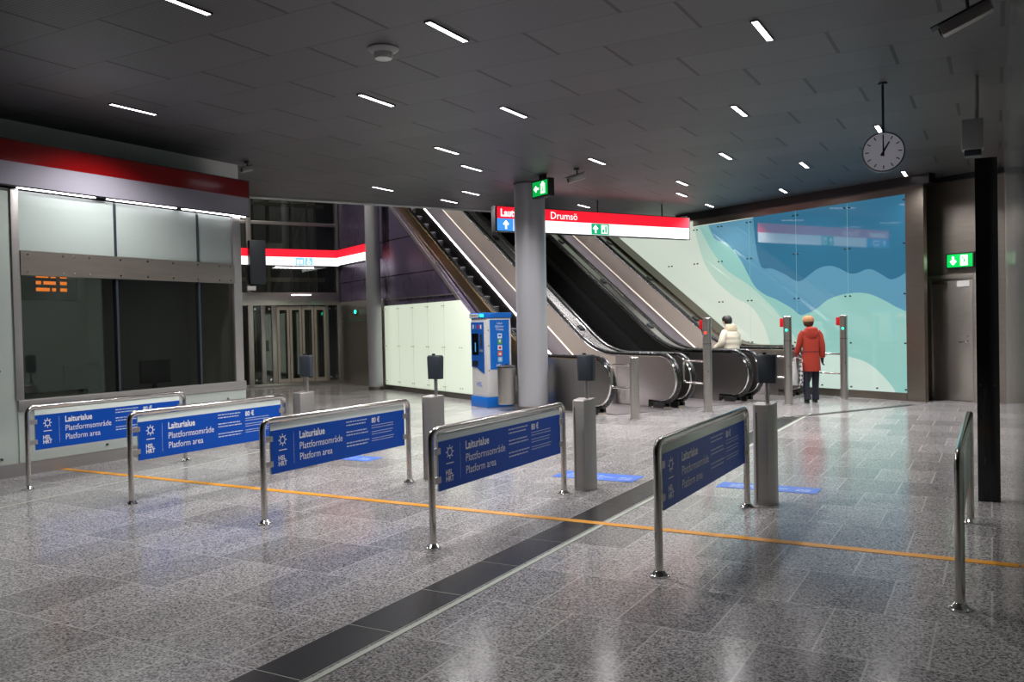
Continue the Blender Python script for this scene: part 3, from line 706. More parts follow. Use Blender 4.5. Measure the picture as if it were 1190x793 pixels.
# exit sign above the door
t = thing('exit_sign', cn(9.29, 15.56, 2.47), 'green exit sign with down arrow and running figure above the steel door', 'exit sign')
b = MB(); b.cbox(9.02, 9.56, 15.56, 15.62, 2.47, 2.76); b.build('case', M['black'], t, bevel=.005)
b = MB(); b.cbox(9.045, 9.535, 15.554, 15.56, 2.495, 2.735); b.build('green_face', M['exit_green'], t, smooth=False)
o = cn(9.535, 15.554, 2.495)
F = Face2D(o, -CD); F.arrow(.12, .12, .16, PI); F.rect(.26, .025, .14, .19); F.build('pictograms', M['sign_white'], t)
F = Face2D(o, -CD, ZD, .003); F.disc(.305, .175, .016); F.shape([(.31, .16), (.345, .145), (.36, .095), (.325, .105)]); F.shape([(.325, .11), (.345, .10), (.30, .05), (.28, .055)]); F.shape([(.34, .105), (.36, .1), (.385, .06), (.37, .05)]); F.shape([(.30, .15), (.315, .155), (.29, .115), (.275, .12)])
F.build('running_figure', M['exit_green'], t)

# ------------------------------------------------------------------ lift
LC = 24.2
t = thing('glass_lift', cn(LC, 7.8), 'glass and steel lift shaft with sliding doors below the wheelchair sign strip', 'lift')
b = MB()
for n0, n1 in ((4.6, 4.9), (6.42, 6.56), (9.0, 9.09)): b.cbox(LC - .05, LC + .1, n0, n1, 0, 7.4)
b.cbox(LC - .08, LC + .1, 4.9, 9.05, 2.28, 2.64); b.cbox(LC - .04, LC + .1, 4.9, 9.05, 0, .08); b.cbox(LC - .02, LC + .1, 4.9, 9.05, 4.55, 4.64)
b.build('frame', M['steel'], t, bevel=.004)
b = MB(); b.cbox(LC + .02, LC + .04, 6.56, 9.0, 2.64, 7.4); b.build('upper_glass', M['dark_glass'], t)
for n0, n1 in ((6.58, 7.08), (8.74, 9.0)):
    b = MB(); b.cbox(LC, LC + .02, n0, n1, .1, 2.27); b.build('side_glass', M['dark_glass'], t)
for n0, n1 in ((7.08, 7.22), (8.66, 8.74), (6.78, 6.90)): b = MB(); b.cbox(LC - .03, LC + .06, n0, n1, .08, 2.28); b.build('door_post', M['steel'], t, bevel=.004)
for k in range(4):
    n0 = 7.23 + k * .36
    b = MB(); zz = .09
    b.cbox(LC - .02, LC + .02, n0, n0 + .07, zz, 2.25); b.cbox(LC - .02, LC + .02, n0 + .28, n0 + .345, zz, 2.25); b.cbox(LC - .02, LC + .02, n0 + .07, n0 + .28, zz, .2); b.cbox(LC - .02, LC + .02, n0 + .07, n0 + .28, 2.15, 2.25)
    dl = b.build('door_leaf', M['beige_steel'], t)
    b = MB(); b.cbox(LC - .004, LC + .004, n0 + .07, n0 + .28, .2, 2.15); b.build('pane', M['dark_glass'], dl)
b = MB(); b.cbox(LC - .095, LC - .08, 7.65, 8.2, 2.56, 2.585); b.build('header_light', M['led_soft'], t)
b = MB()
for n in (5.3, 6.0, 6.9, 7.3, 7.35, 8.0, 8.5, 8.75): b.cyl(cn(LC + 1.0, n, 0), cn(LC + 1.0, n, 7.4), .03, 8)
b.cbox(LC + .9, LC + 1.0, 5, 9, 3.0, 3.12); b.cbox(LC + .9, LC + 1.0, 5, 9, 5.2, 5.3)
b.build('shaft_guides', M['bronze'], t)
b = MB(); b.cbox(LC + 1.9, LC + 2.0, 4.6, 9.05, 0, 7.4); b.build('shaft_back', M['concrete'], t)
b = MB(); b.cbox(LC - .05, LC - .035, 6.9, 6.98, 1.0, 1.3); b.build('call_panel', M['black_gloss'], t)
studs(t, [cn(LC, n, z) for n in (6.62, 7.02, 8.78, 8.95) for z in (.2, 2.18)], -CD, .025, .03, 'glass_fixing', 'chrome')
# lit strips by the lift
def strip_sign(name, label, case, red, white, loc):
    t = thing(name, loc, label, 'sign')
    case.build('case', M['black'], t); red.build('red_face', M['sign_red'], t, smooth=False); white.build('white_face', M['sign_white'], t, smooth=False)
    return t
t = strip_sign('lift_sign', 'lit red and white sign strip with wheelchair symbol on the lift front', MB().cbox(LC - .2, LC - .08, 6.2, 9.05, 3.39, 3.86), MB().cbox(LC - .207, LC - .2, 6.22, 9.03, 3.63, 3.85), MB().cbox(LC - .207, LC - .2, 6.22, 9.03, 3.40, 3.63), cn(LC - .1, 7.8, 3.4))
o = cn(LC - .207, 7.74, 3.41)
F = Face2D(o, ND, ZD, .001); F.rect(0, 0, .26, .21); F.rect(.28, 0, .22, .21); F.build('blue_fields', glow('pale_blue_sign', srgb(120, 190, 235), 1.0), t)
F = Face2D(o, ND, ZD, .003); F.rect(.04, .03, .07, .12); F.rect(.14, .03, .07, .12); F.disc(.39, .07, .055); F.rect(.365, .07, .03, .10); F.disc(.375, .18, .018); F.build('pictograms', M['sign_white'], t)
F = Face2D(o, ND, ZD, .005); F.disc(.39, .07, .03); F.build('wheel_centre', glow('pale_blue_sign', srgb(120, 190, 235), 1.0), t)
b = MB(); b.cbox(LC - .12, LC - .08, 7.2, 8.3, 3.33, 3.36); b.build('lamp_bar', M['led_soft'], t)
strip_sign('wall_sign_strip', 'lit red and white sign strip on the dark wall between lift and thin column', MB().cbox(21.2, 24.1, 9.0, 9.1, 3.41, 3.87), MB().cbox(21.22, 24.05, 8.993, 9.0, 3.64, 3.86), MB().cbox(21.22, 24.05, 8.993, 9.0, 3.42, 3.64), cn(22.6, 9.05, 3.4))
t = thing('wall_panel_light', cn(22.9, 9.05, 2.05), 'small green indicator light on the metal wall right of the lift', 'indicator light')
b = MB(); b.cbox(22.75, 22.95, 9.04, 9.07, 1.95, 2.12); b.build('plate', M['steel_dark'], t); b = MB(); b.cyl(cn(22.85, 9.04, 2.05), cn(22.85, 9.02, 2.05), .05, 12); b.build('lamp', M['dot_green'], t)
b = MB(); b.cbox(22.2, 23.9, 9.045, 9.07, 1.80, 1.825); tag(b.build('guide_strip', mat('green_strip', srgb(60, 120, 95), .4)), 'thin green strip on the metal wall below the green light', 'strip')
t = thing('hanging_screen', cn(23.8, 6.6, 2.7), 'dark upright screen housing in front of the lift sign strip, beside the kiosk corner', 'screen')
b = MB(); b.cbox(23.74, 23.96, 6.40, 6.84, 2.85, 4.05); b.build('housing', M['slate'], t, bevel=.02)
b = MB(); b.cbox(23.78, 23.90, 6.32, 6.56, 2.68, 2.80); b.build('floodlight', M['white'], t, bevel=.015)
b = MB(); b.cbox(23.88, 24.15, 6.50, 6.62, 2.66, 3.2); b.build('mounting_arm', M['slate'], t)

# ------------------------------------------------------------------ ticket machine
t = thing('ticket_machine', cn(14.75, 8.65), 'blue and white ticket machine standing beside the thick column', 'ticket machine')
c0, c1_, n0, n1 = 14.44, 15.09, 8.36, 8.95
b = MB(); b.cbox(c0 + .0, c1_, n0, n1, .0, .20); b.build('plinth', M['tvm_blue'], t, bevel=.012)
b = MB(); b.cbox(c0 + .02, c1_ - .02, n0 + .03, n1 - .01, .20, 1.74); b.build('cabinet', M['tvm_white'], t, bevel=.015)
b = MB(); b.cbox(c0 + .0, c1_, n0, n1, 1.74, 1.84); b.build('top_cap', M['tvm_blue'], t, bevel=.012)
b = MB(); b.cbox(c0 + .25, c1_ - .01, n0 - .008, n0, 1.755, 1.825); b.build('name_plate', M['tvm_white'], t)
F = Face2D(cn(c1_ - .03, n0 - .008, 1.755), -CD); F.words(.04, .025, .30, .022, seed=3); F.build('name_print', M['steel_dark'], t)
b = MB(); b.cbox(c0 + .08, c0 + .20, n0 - .01, n0, 1.765, 1.815); b.build('status_lamp', M['dot_green'], t)
b = MB(); b.prism([cn(c, n0 + .012, z) for c, z in ((c1_ - .04, .78), (c1_ - .04, 1.66), (c0 + .13, 1.66), (c0 + .13, .66), (c0 + .25, .70), (c0 + .4, .77))], ND * .02); b.build('front_panel', mat('front_panel_blue', srgb(24, 84, 165), .3), t)
b = MB(); b.prism([cn(c1_ - .08, n0 + .008, 1.02), cn(c1_ - .08, n0 + .008, 1.44), cn(c0 + .32, n0 + .008, 1.44), cn(c0 + .32, n0 + .008, 1.02)], ND * .006); b.build('screen', M['black_gloss'], t)
F = Face2D(cn(c1_ - .05, n0 + .012, 1.5), -CD)
for q in range(4): F.rect(.06 + q * .1, .03, .05, .08, q)
F.build('payment_marks', [M['tvm_white'], M['sticker'], M['red'], M['tvm_white']], t)
b = MB(); b.cbox(c0 + .17, c0 + .25, n0 - .0, n0 + .012, 1.18, 1.42); b.build('keypad', M['slate'], t); b = MB(); b.cbox(c0 + .16, c0 + .24, n0 - .02, n0 + .012, 1.08, 1.13); b.build('card_slot', M['alu'], t)
b = MB(); b.cbox(c0 + .36, c1_ - .1, n0 - .0, n0 + .012, .80, .90); b.build('ticket_tray', M['black'], t)
b = MB(); b.cbox(c0 + .42, c1_ - .2, n0 + .004, n0 + .012, 1.08, 1.26); b.build('screen_image', glow('screen_image_blue', srgb(60, 150, 190), .5), t)
lettering('HSL', .13, M['sticker'], t, cn(c1_ - .2, n0 + .03, .40), -CD, bold=.002)
b = MB(); b.cbox(c0 + .012, c0 + .02, n0 + .10, n1 - .06, .74, 1.70); b.build('side_panel', M['tvm_blue'], t)
o = cn(c0 + .012, n0 + .10, .74)
for q, w in enumerate(('Liput', 'Biljetter', 'Tickets')): lettering(w, .062, M['white_txt'], t, o + ND * .215 + ZD * (.875 - q * .062), ND, align='CENTER')
F = Face2D(o, ND)
for q in range(5): F.rect(.165, .60 - q * .115, .10, .095, q)
F.build('icon_tiles', [M['white_txt'], mat('icon_green', srgb(90, 170, 70), .4), M['white_txt'], mat('icon_orange', srgb(232, 110, 50), .4), mat('icon_sky', srgb(150, 205, 240), .4)], t)
F = Face2D(o, ND, ZD, .003); F.rect(.185, .635, .06, .035, 0); F.rect(.195, .52, .04, .055, 1); F.disc(.215, .417, .028, 2); F.rect(.19, .275, .05, .04, 1); F.disc(.215, .19, .02, 1); F.build('icon_marks', [M['tvm_blue'], M['white_txt'], M['red']], t)
lettering('HSL', .075, M['white_txt'], t, o + ND * .13 + ZD * .05, ND, bold=.001)
b = MB()
for z in (.72, 1.2, 1.5): b.cyl(cn(c0 + .02, n0 + .065, z), cn(c0 + .008, n0 + .065, z), .012, 10)
b.build('locks', M['steel_dark'], t)

# ------------------------------------------------------------------ litter bin hung on the column
pb = cn(13.80, 8.42)
t = thing('litter_bin', (pb.x, pb.y, .12), 'round steel litter bin hung on the side of the thick column', 'litter bin')
b = MB(); b.lathe((pb.x, pb.y, .12), [(.165, 0), (.172, .01), (.172, .68), (.165, .69)], 36); b.build('body', M['steel'], t)
b = MB(); b.lathe((pb.x, pb.y, .80), [(.178, 0), (.178, .022), (.12, .045), (.05, .05), (0, .05)], 36); b.lathe((pb.x, pb.y, .845), [(.02, 0), (.02, .025), (0, .03)], 12); b.build('lid', M['black'], t)
dv = (pc1 - pb).normalized(); b = MB(); sdv = Vector((-dv.y, dv.x, 0)); b.obox(pb + dv * .16 - sdv * .05 + ZD * .35, dv * .05, sdv * .1, ZD * .3); b.build('bracket', M['steel_dark'], t)

# ------------------------------------------------------------------ escalators
S = .65
def hr_path(c0, end=23.6):
    return fillet([Vector((end, 1 + S * (end - c0), 0)), Vector((c0, 1.0, 0)), Vector((12.1, 1.0, 0))], 2.2, 10)
def newel(r=.45, zc=.55, n=14): return [Vector((12.1 - r * math.sin(a), zc + r * math.cos(a), 0)) for a in [PI * k / n for k in range(1, n + 1)]]
def balustrade(t, n, c0, face, hw=.055, trim=None):
    P = hr_path(c0); full = P + newel()
    top = [(p.x, p.y - .045) for p in P] + [(p.x, p.y) for p in newel(.405)]
    if True:
        b = MB(); b.prism([cn(c, n - hw, z) for c, z in top + [(12.45, .145), (12.45, 0), (c0 + .85, 0), (23.6, 1 + S * (23.6 - c0) - 1.5)]], ND * 2 * hw)
        bo = b.build('balustrade', M['esc_steel'], t)
    b = MB(); b.tube([cn(p.x, n, p.y) for p in full + [Vector((12.5, .1, 0))]], .042, 12, (.62, 1.0)); b.build('handrail', M['rubber'], t)
    b = MB(); b.tube([cn(q.x, n, q.y - .04) for q in P], .03, 10, (.6, 2.0)); b.build('edge_trim', trim or M['chrome'], t)
    b = MB(); b.tube([cn(q.x, n, q.y) for q in [P[-1] - YD * .04] + newel(.405)], .034, 10, (.9, 1.85)); b.build('newel_trim', M['chrome'], t)
    b = MB()
    for dn in (-.075, .055): b.cbox(12.0, 12.28, n + dn - .015, n + dn + .035, 0, .10)
    b.mi = 1; b.cbox(11.98, 12.34, n - .085, n + .085, .0, .03); b.build('handrail_inlet', [M['black'], M['beige_steel']], t)
    return bo
def sweep(P, prof, n):                                       # profile (dn, dz) below the handrail line
    b = MB(); b.rings([[cn(p.x, n + dn, p.y + dz) for dn, dz in prof] for p in P]); return b
def escalator(na, nb, ca, cb, label, led, panel, trim=None):
    t = thing('escalator', cn(12.5, (na + nb) / 2), label, 'escalator', 'escalators up from the hall')
    Pa = hr_path(ca); Pb = hr_path(cb)
    ba = balustrade(t, na, ca, 1, trim=trim); bb = balustrade(t, nb, cb, -1)
    inc = [p for p in Pb if p.x >= 12.75]; inca = [p for p in Pa if p.x >= 12.75]
    sweep(inc, [(-.058, -.06), (-.058, -.56), (-.064, -.56), (-.064, -.06)], nb).build('inner_panel', panel, t)
    sweep(inca, [(.058, -.06), (.058, -.56), (.064, -.56), (.064, -.06)], na).build('inner_panel', panel, t)
    sk = M['skirt'] if led else M['unlit_panel']  # the unlit escalator's skirt gets the painted shade too
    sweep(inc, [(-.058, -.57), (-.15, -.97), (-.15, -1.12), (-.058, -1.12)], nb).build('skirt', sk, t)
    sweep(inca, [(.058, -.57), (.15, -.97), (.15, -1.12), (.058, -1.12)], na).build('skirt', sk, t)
    if led:
        low = [p for p in inc if p.x > 12.9]
        sweep(inc[:-1], [(-.064, -.548), (-.082, -.548), (-.082, -.566), (-.064, -.566)], nb).build('base_light', M['led_line'], t)
        sweep(low, [(-.15, -1.0), (-.165, -1.0), (-.165, -1.035), (-.15, -1.035)], nb).build('light_strip', M['led_soft'], t)
        sweep(inca, [(.15, -1.0), (.165, -1.0), (.165, -1.035), (.15, -1.035)], na).build('light_strip', M['led_soft'], t)
    b = MB(); b.cbox(11.75, 14.6, na + .1, nb - .1, 0, .012); b.build('landing_plate', M['skirt'], t)
    b = MB(); b.cbox(14.6, 14.75, na + .2, nb - .2, .0, .03)
    for k in range(24): b.cbox(14.45, 14.6, na + .22 + k * (nb - na - .44) / 24, na + .22 + (k + .5) * (nb - na - .44) / 24, .012, .02)
    b.build('comb_plate', M['steel'], t)
    cm = (ca + cb) / 2
    first = None
    for k in range(21):
        c = cm + 1.05 + .4 * k; z = 1 + S * (c - cm) - 1.20
        if first is None:
            b = MB(); c_, z_ = c, z
            b.prism([cn(cc, na + .2, zz) for cc, zz in ((c_, z_), (c_ + .42, z_), (c_ + .42, z_ - .03), (c_ + .05, z_ - .03), (c_ + .03, z_ - .16), (c_ + .06, z_ - .28), (c_ + .03, z_ - .28), (c_, z_ - .16), (c_ - .015, z_ - .02))], ND * (nb - na - .4))
            first = b.build('step', M['step'], t); fc, fz = c, z
        else:
            o = first.copy(); COL.objects.link(o); o.parent = t; o.location = CD * (c - fc) + ZD * (z - fz)
    return t
def deck(t, n0, n1, c0, m, stops, cstart=12.95, dz=-.10, name='deck'):
    P = [p for p in hr_path(c0) if p.x > cstart]
    pts = [(p.x, p.y + dz) for p in P] + [(cstart, 1 + dz), (cstart, 0), (c0 + .85, 0), (23.6, 1 + S * (23.6 - c0) - 1.5)]
    b = MB(); b.prism([cn(c, n0, z) for c, z in pts], ND * (n1 - n0)); d = b.build(name, m, t)
    for c in stops:
        z = 1 + S * (c - c0) + dz
        b = MB(); w = (n1 - n0) * .5; b.prism([cn(c, n0 + .04, z - .005), cn(c + .13, n0 + .04, z + .08), cn(c + .13, n0 + .04, z + .125), cn(c, n0 + .04, z + .045)], ND * w); b.build('slide_stop', M['black'], d)
    return d
e1 = escalator(9.25, 10.75, 14.22, 14.05, 'escalator with gold reflections painted on its edges beside the ticket machine, its steps and light strip showing', True, M['beige_steel'], M['gold'])
e2 = escalator(11.10, 12.58, 14.05, 13.93, 'middle escalator of the three, its unlit inner side painted black', False, M['unlit_panel'])
e3 = escalator(12.90, 14.28, 13.93, 14.05, 'escalator running along the mural with a person riding it', True, M['beige_steel'])
deck(e1, 10.81, 11.04, 14.05, M['deck'], (14.75, 16.4, 18.2), dz=-.02)
sweep([p for p in hr_path(14.22) if p.x > 14.6], [(-.058, -.03), (-.075, -.03), (-.075, -.30), (-.058, -.30)], 9.25).build('outer_trim', M['gold'], e1)  # strip coloured with the gold edge reflection
deck(e2, 12.64, 12.84, 13.93, M['deck_dim'], (14.65, 16.3, 18.0), dz=-.02)
deck(e3, 14.34, 14.56, 14.05, M['deck_dim'], (15.0, 16.6, 18.2), 12.6, -.03)
deck(e3, 14.56, 14.91, 14.05, M['brown_deck'], (), 12.6, .04, 'outer_deck')

# ------------------------------------------------------------------ gate posts
gates = [(9.16, 1.03, None, 'short plain steel gate post with a rail loop before the first escalator'),
         (10.80, 1.65, 'dot_red', 'tall steel gate post with red plate and red light before the middle escalator'),
         (12.85, 1.65, 'dot_green', 'tall steel gate post with green light between the last escalator and the red-coated person'),
         (14.46, 1.65, 'dot_green', 'tall steel gate post with green light in front of the mural waves')]
for n, h, dot, lab in gates:
    c = 11.0
    t = thing('gate_post', cn(c, n), lab, 'gate post', 'gate posts before the escalators')
    p = cn(c, n); b = MB(); b.lathe(p, [(.075, 0), (.075, h - .012), (.066, h)], 32); b.build('post', M['steel'], t)
    b = MB(); b.lathe(p, [(.105, 0), (.105, .012), (.08, .02)], 32); b.build('base_plate', M['chrome'], t)
    b = MB(); b.tube(fillet([cn(c + .06, n, .885), cn(c + .60, n, .885), cn(c + .60, n, .50), cn(c + .06, n, .50)], .07, 6), .02, 12); b.build('rail_loop', M['tube'], t)
    if dot:
        b = MB(); b.cbox(c + .045, c + .145, n - .045, n + .03, h - .20, h - .04); b.build('red_plate', M['red'], t, bevel=.008)
        b = MB(); b.cyl(cn(c - .03, n - .065, h - .26), cn(c - .036, n - .08, h - .26), .022, 14); b.build('indicator', M[dot], t)
        b = MB(); b.lathe(p + ZD * (h - .46), [(.0765, 0), (.0765, .012)], 32); b.build('seam_ring', M['steel_dark'], t)
        b = MB(); b.cyl(cn(c - .06, n - .05, .72), cn(c - .066, n - .056, .72), .01, 10); b.build('lock', M['black'], t)

# ------------------------------------------------------------------ kiosk
KX = -9.66
t = thing('service_kiosk', (KX - 1.5, 6.6, 0), 'glazed service kiosk with dark windows under the unlit red and white sign band', 'kiosk')
b = MB(); b.box((KX - .04, -2, .15), (KX, 5.80, 3.25)); b.build('glass_wall_panel', M['pale_glass'], t)
b = MB(); b.box((KX - .05, -2, 0), (KX + .004, 9.15, .15)); b.build('base_strip', M['alu'], t)
b = MB(); b.box((KX - .04, 5.80, .15), (KX + .012, 9.20, .74)); b.build('apron_glass', M['pale_glass'], t)
studs(t, [Vector((KX + .012, y, z)) for y in (5.9, 6.9, 7.9, 8.85) for z in (.22, .62)] + [Vector((KX, y, z)) for y in (3.4, 4.5, 5.6) for z in (.22, 1.2, 2.2)], XD, .018, .014)
b = MB(); b.box((KX - .1, 5.80, .74), (KX + .03, 9.20, .86)); b.build('sill', M['alu'], t, bevel=.008)
for ya, yb in ((5.78, 5.87), (9.02, 9.17)): b = MB(); b.box((KX - .1, ya, .86), (KX + .02, yb, 3.25)); b.build('window_post', M['alu'], t, bevel=.004)
b = MB(); b.box((KX - .06, 5.87, 2.28), (KX + .03, 9.03, 2.56))
for y in (5.95, 6.38, 6.52, 6.72, 7.15, 7.55, 7.95, 8.36, 8.74, 8.95):
    b.mi = 1
    for z in (2.32, 2.52): b.cyl((KX + .03, y, z), (KX + .036, y, z), .012, 8)
b.build('steel_band', [M['wall_steel'], M['chrome']], t)
for y in (7.11, 8.40):
    b = MB(); b.box((KX - .06, y - .015, .86), (KX + .012, y + .015, 2.28)); b.build('mullion', M['slate'], t)
    b = MB(); b.box((KX - .06, y - .012, 2.56), (KX + .012, y + .012, 3.22)); b.build('mullion', M['slate'], t)
for y0, y1 in ((5.87, 7.095), (7.125, 8.385), (8.415, 9.02)):
    b = MB(); b.box((KX - .02, y0, .86), (KX - .008, y1, 2.28)); b.build('lower_pane', M['dark_glass'], t)
    b = MB(); b.box((KX - .02, y0, 2.56), (KX - .008, y1, 3.24)); b.build('upper_pane', M['frost'], t)
b = MB(); b.box((-13.2, 2.8, .0), (-13.1, 9.15, 3.2)); b.box((-13.1, 9.05, 0), (KX - .1, 9.17, 3.2)); b.box((-13.1, 2.8, 0), (KX - .05, 2.9, 3.2)); b.box((-13.2, 2.8, 3.2), (KX - .05, 9.17, 3.24)); b.build('inner_walls', mat('kiosk_inner_wall', (.20, .21, .20, 1), .7), t)
b = MB(); b.box((KX - .75, 5.4, .72), (KX - .14, 9.0, .76)); b.box((KX - .72, 5.5, 0), (KX - .66, 8.9, .72)); b.build('counter', mat('kiosk_counter', (.03, .028, .026, 1), .4), t)
# things inside the kiosk
def monitor(x, y, lab):
    t = thing('monitor', (x, y, .76), lab, 'monitor', 'monitors on the kiosk counter')
    b = MB(); b.box((x - .02, y - .24, .90), (x + .02, y + .24, 1.22)); b.build('screen_shell', M['black'], t, bevel=.006)
    b = MB(); b.box((x - .03, y - .03, .77), (x - .01, y + .03, .95)); b.box((x - .09, y - .11, .76), (x + .07, y + .11, .775)); b.build('stand', M['black'], t)
monitor(KX - .45, 6.9, 'black monitor behind the left kiosk window'); monitor(KX - .45, 8.0, 'black monitor behind the middle kiosk window')
t = thing('reflected_display', (KX - 1.5, 6.37, 2.0), 'small amber display added behind the left kiosk window in place of a reflection', 'display')  # added object standing in for a display mirrored in the window glass
b = MB(); b.box((KX - 1.55, 6.72, 2.06), (KX - 1.47, 7.58, 2.48)); b.build('case', M['black'], t)
F = Face2D((KX - 1.47, 6.70, 2.14), YD)
for q in range(3): F.words(.28, .22 - q * .09, .28, .045, seed=q); F.words(.62, .22 - q * .09, .1, .045, seed=q + 5)
F.build('lit_text', M['sign_lamp'], t)
b = MB(); b.cyl((KX - 1.51, 7.15, 2.48), (KX - 1.51, 7.15, 3.2), .015, 8); b.build('hanger', M['black'], t)
# bulkhead and sign fascia above
b = MB(); b.box((-13.9, -2, 3.26), (-10.38, 9.85, CEIL)); struct(b.build('trim_11', M['grey_white'], at=(0, 0, 0)), 'pale bulkhead above the kiosk sign band')
t = thing('kiosk_sign_band', (-9.95, 5, 3.28), 'long unlit red and white sign band above the kiosk windows', 'sign')
b = MB(); b.box((-10.37, -1.5, 3.27), (KX + .055, 9.33, 3.80)); b.build('case', M['black'], t)
b = MB(); b.box((KX + .055, -1.5, 3.545), (KX + .062, 9.31, 3.785)); b.build('red_face', M['fascia_red'], t, smooth=False)
b = MB(); b.box((KX + .055, -1.5, 3.285), (KX + .062, 9.31, 3.545)); b.build('white_face', M['fascia_white'], t, smooth=False)
for y0, y1 in ((5.85, 6.82), (6.98, 8.02), (8.12, 9.25)):
    b = MB(); b.box((KX + .026, y0, 3.256), (KX + .05, y1, 3.269)); b.build('lamp_strip', M['led'], t)

# ------------------------------------------------------------------ people
def skin_mesh(name, verts, edges, radii, m, parent, X, sub=2, root=0):
    me = bpy.data.meshes.new(name + '_skeleton'); me.from_pydata([tuple(v) for v in verts], edges, [])
    o = bpy.data.objects.new(name + '_skeleton', me); COL.objects.link(o)
    md = o.modifiers.new('skin', 'SKIN'); md.use_smooth_shade = True; md.branch_smoothing = .3
    sv = me.skin_vertices[0].data
    for i, r in enumerate(radii): sv[i].radius = r if isinstance(r, tuple) else (r, r)
    sv[root].use_root = True
    s = o.modifiers.new('sub', 'SUBSURF'); s.levels = sub; s.render_levels = sub
    bpy.context.view_layer.update()
    ev = o.evaluated_get(bpy.context.evaluated_depsgraph_get()); em = ev.to_mesh()
    b = MB(); vs = [b.bm.verts.new(X @ v.co) for v in em.vertices]
    for p in em.polygons: b._f([vs[i] for i in p.vertices])
    COL.objects.unlink(o); bpy.data.objects.remove(o)
    return b.build(name, m, parent)
def ell(c, rx, ry, n=20, tilt=0., jag=None):
    return [Vector((c[0] + rx * math.cos(a), c[1] + ry * math.sin(a), c[2] + tilt * math.sin(a))) for a in [2 * PI * k / n for k in range(n)]]
def loft(X, rs, b=None):
    b = b or MB(); b.rings([[X @ p for p in r] for r in rs]); return b
def limb(X, pts, rad, seg=14, b=None):
    b = b or MB(); b.tube([X @ Vector(p) for p in pts], rad, seg); return b
def hand(verts, edges, radii, wrist_i, w, d, side, curl=.6):
    """palm and five fingers grown from the wrist vertex; d points along the hand"""
    d = Vector(d).normalized(); lat = Vector(side).normalized(); bend = d.cross(lat).normalized()
    w = Vector(w); pi = len(verts); verts.append(w + d * .05); radii.append((.026, .016)); edges.append((wrist_i, pi))
    for k, (off, ln) in enumerate(((-.026, .062), (-.009, .070), (.009, .066), (.025, .052))):
        a = len(verts); verts.append(w + d * .085 + lat * off); radii.append(.0095); edges.append((pi, a))
        verts.append(w + d * (.085 + ln * .5) + lat * off + bend * .012 * curl * 2); radii.append(.0085); edges.append((a, a + 1))
        verts.append(w + d * (.085 + ln * .75) + lat * off + bend * .036 * curl * 2); radii.append(.0075); edges.append((a + 1, a + 2))
    a = len(verts); verts.append(w + d * .045 - lat * .036); radii.append(.011); edges.append((pi, a))
    verts.append(w + d * .078 - lat * .045 + bend * .015); radii.append(.009); edges.append((a, a + 1))

def head_parts(t, X, c, hair_m, face=True):
    pass

# --- person in the red coat, walking away towards the escalators
base = cn(10.98, 13.47); hd = Vector((-.42, .91, 0)).normalized(); rt = Vector((hd.y, -hd.x, 0))
X = Matrix(((rt.x, hd.x, 0, base.x), (rt.y, hd.y, 0, base.y), (0, 0, 1, 0), (0, 0, 0, 1)))
t = thing('person', base, 'person in a red hooded coat and tan hat walking between gate posts with bags', 'person')
V = [(0, 0, .86), (0, .01, 1.05), (0, .015, 1.22), (0, .035, 1.38), (-.01, .075, 1.46), (-.015, .10, 1.56),
     (-.09, 0, .82), (-.11, -.02, .47), (-.11, -.14, .10), (-.11, -.06, .035),
     (.085, .0, .82), (.085, .05, .46), (.08, .03, .085), (.08, .14, .035),
     (-.125, .03, 1.31), (-.205, .04, 1.10), (-.245, .085, .95),
     (.125, .02, 1.31), (.195, -.01, 1.08), (.215, .04, .84)]
Ed = [(0, 1), (1, 2), (2, 3), (3, 4), (4, 5), (0, 6), (6, 7), (7, 8), (8, 9), (0, 10), (10, 11), (11, 12), (12, 13), (3, 14), (14, 15), (15, 16), (3, 17), (17, 18), (18, 19)]
Rd = [(.115, .095), (.10, .08), (.11, .08), (.052, .052), (.048, .048), (.075, .095), .068, .048, .038, .035, .068, .048, .038, .035, .045, .038, .03, .045, .038, .03]
V = [Vector(v) for v in V]
hand(V, Ed, Rd, 16, V[16], (-.05, .1, -1), (0, 1, .1)); hand(V, Ed, Rd, 19, V[19], (.02, .12, -1), (0, 1, .1))
skin_mesh('body', V, Ed, Rd, M['skin'], t, X)
rs = []
for z, rx, ry, yo, xo in ((.60, .178, .16, .02, 0), (.64, .178, .16, .02, 0), (.80, .168, .15, .01, 0), (.98, .152, .13, .01, 0), (1.12, .155, .13, .012, 0), (1.26, .172, .13, .02, 0), (1.34, .155, .115, .03, 0), (1.40, .10, .09, .04, 0), (1.43, .075, .075, .05, 0)):
    rs.append(ell((xo, yo, z), rx, ry, 24))
b = loft(X, rs)
limb(X, [(-.115, .02, 1.34), (-.16, .03, 1.27), (-.203, .042, 1.10), (-.23, .065, 1.0), (-.243, .083, .957)], [.07, .074, .062, .054, .056], 16, b)
limb(X, [(.115, .02, 1.34), (.16, .02, 1.27), (.20, -.008, 1.09), (.215, .01, .97), (.217, .038, .865)], [.07, .074, .062, .054, .056], 16, b)
co = b.build('coat', M['coat_red'], t)
b = loft(X, [ell((0, -.075 + q * .01, z), rx, ry, 20) for q, (z, rx, ry) in enumerate(((1.20, .03, .025), (1.23, .10, .06), (1.30, .135, .08), (1.36, .13, .085), (1.41, .115, .09), (1.435, .085, .07)))]); b.build('hood', M['coat_red'], co)
b = MB(); b.rings([[X @ p for p in ell((0, .01, z), rx, rx * .857, 24)] for z, rx in ((.955, .1575), (.98, .1555))], False, False); b.build('waist_seam', mat('dark_red_seam', srgb(110, 26, 20), .8), co)
b = MB()
limb(X, [(-.085, .0, .80), (-.11, -.02, .48), (-.112, -.10, .20), (-.112, -.135, .07)], [.078, .068, .058, .066], 16, b)
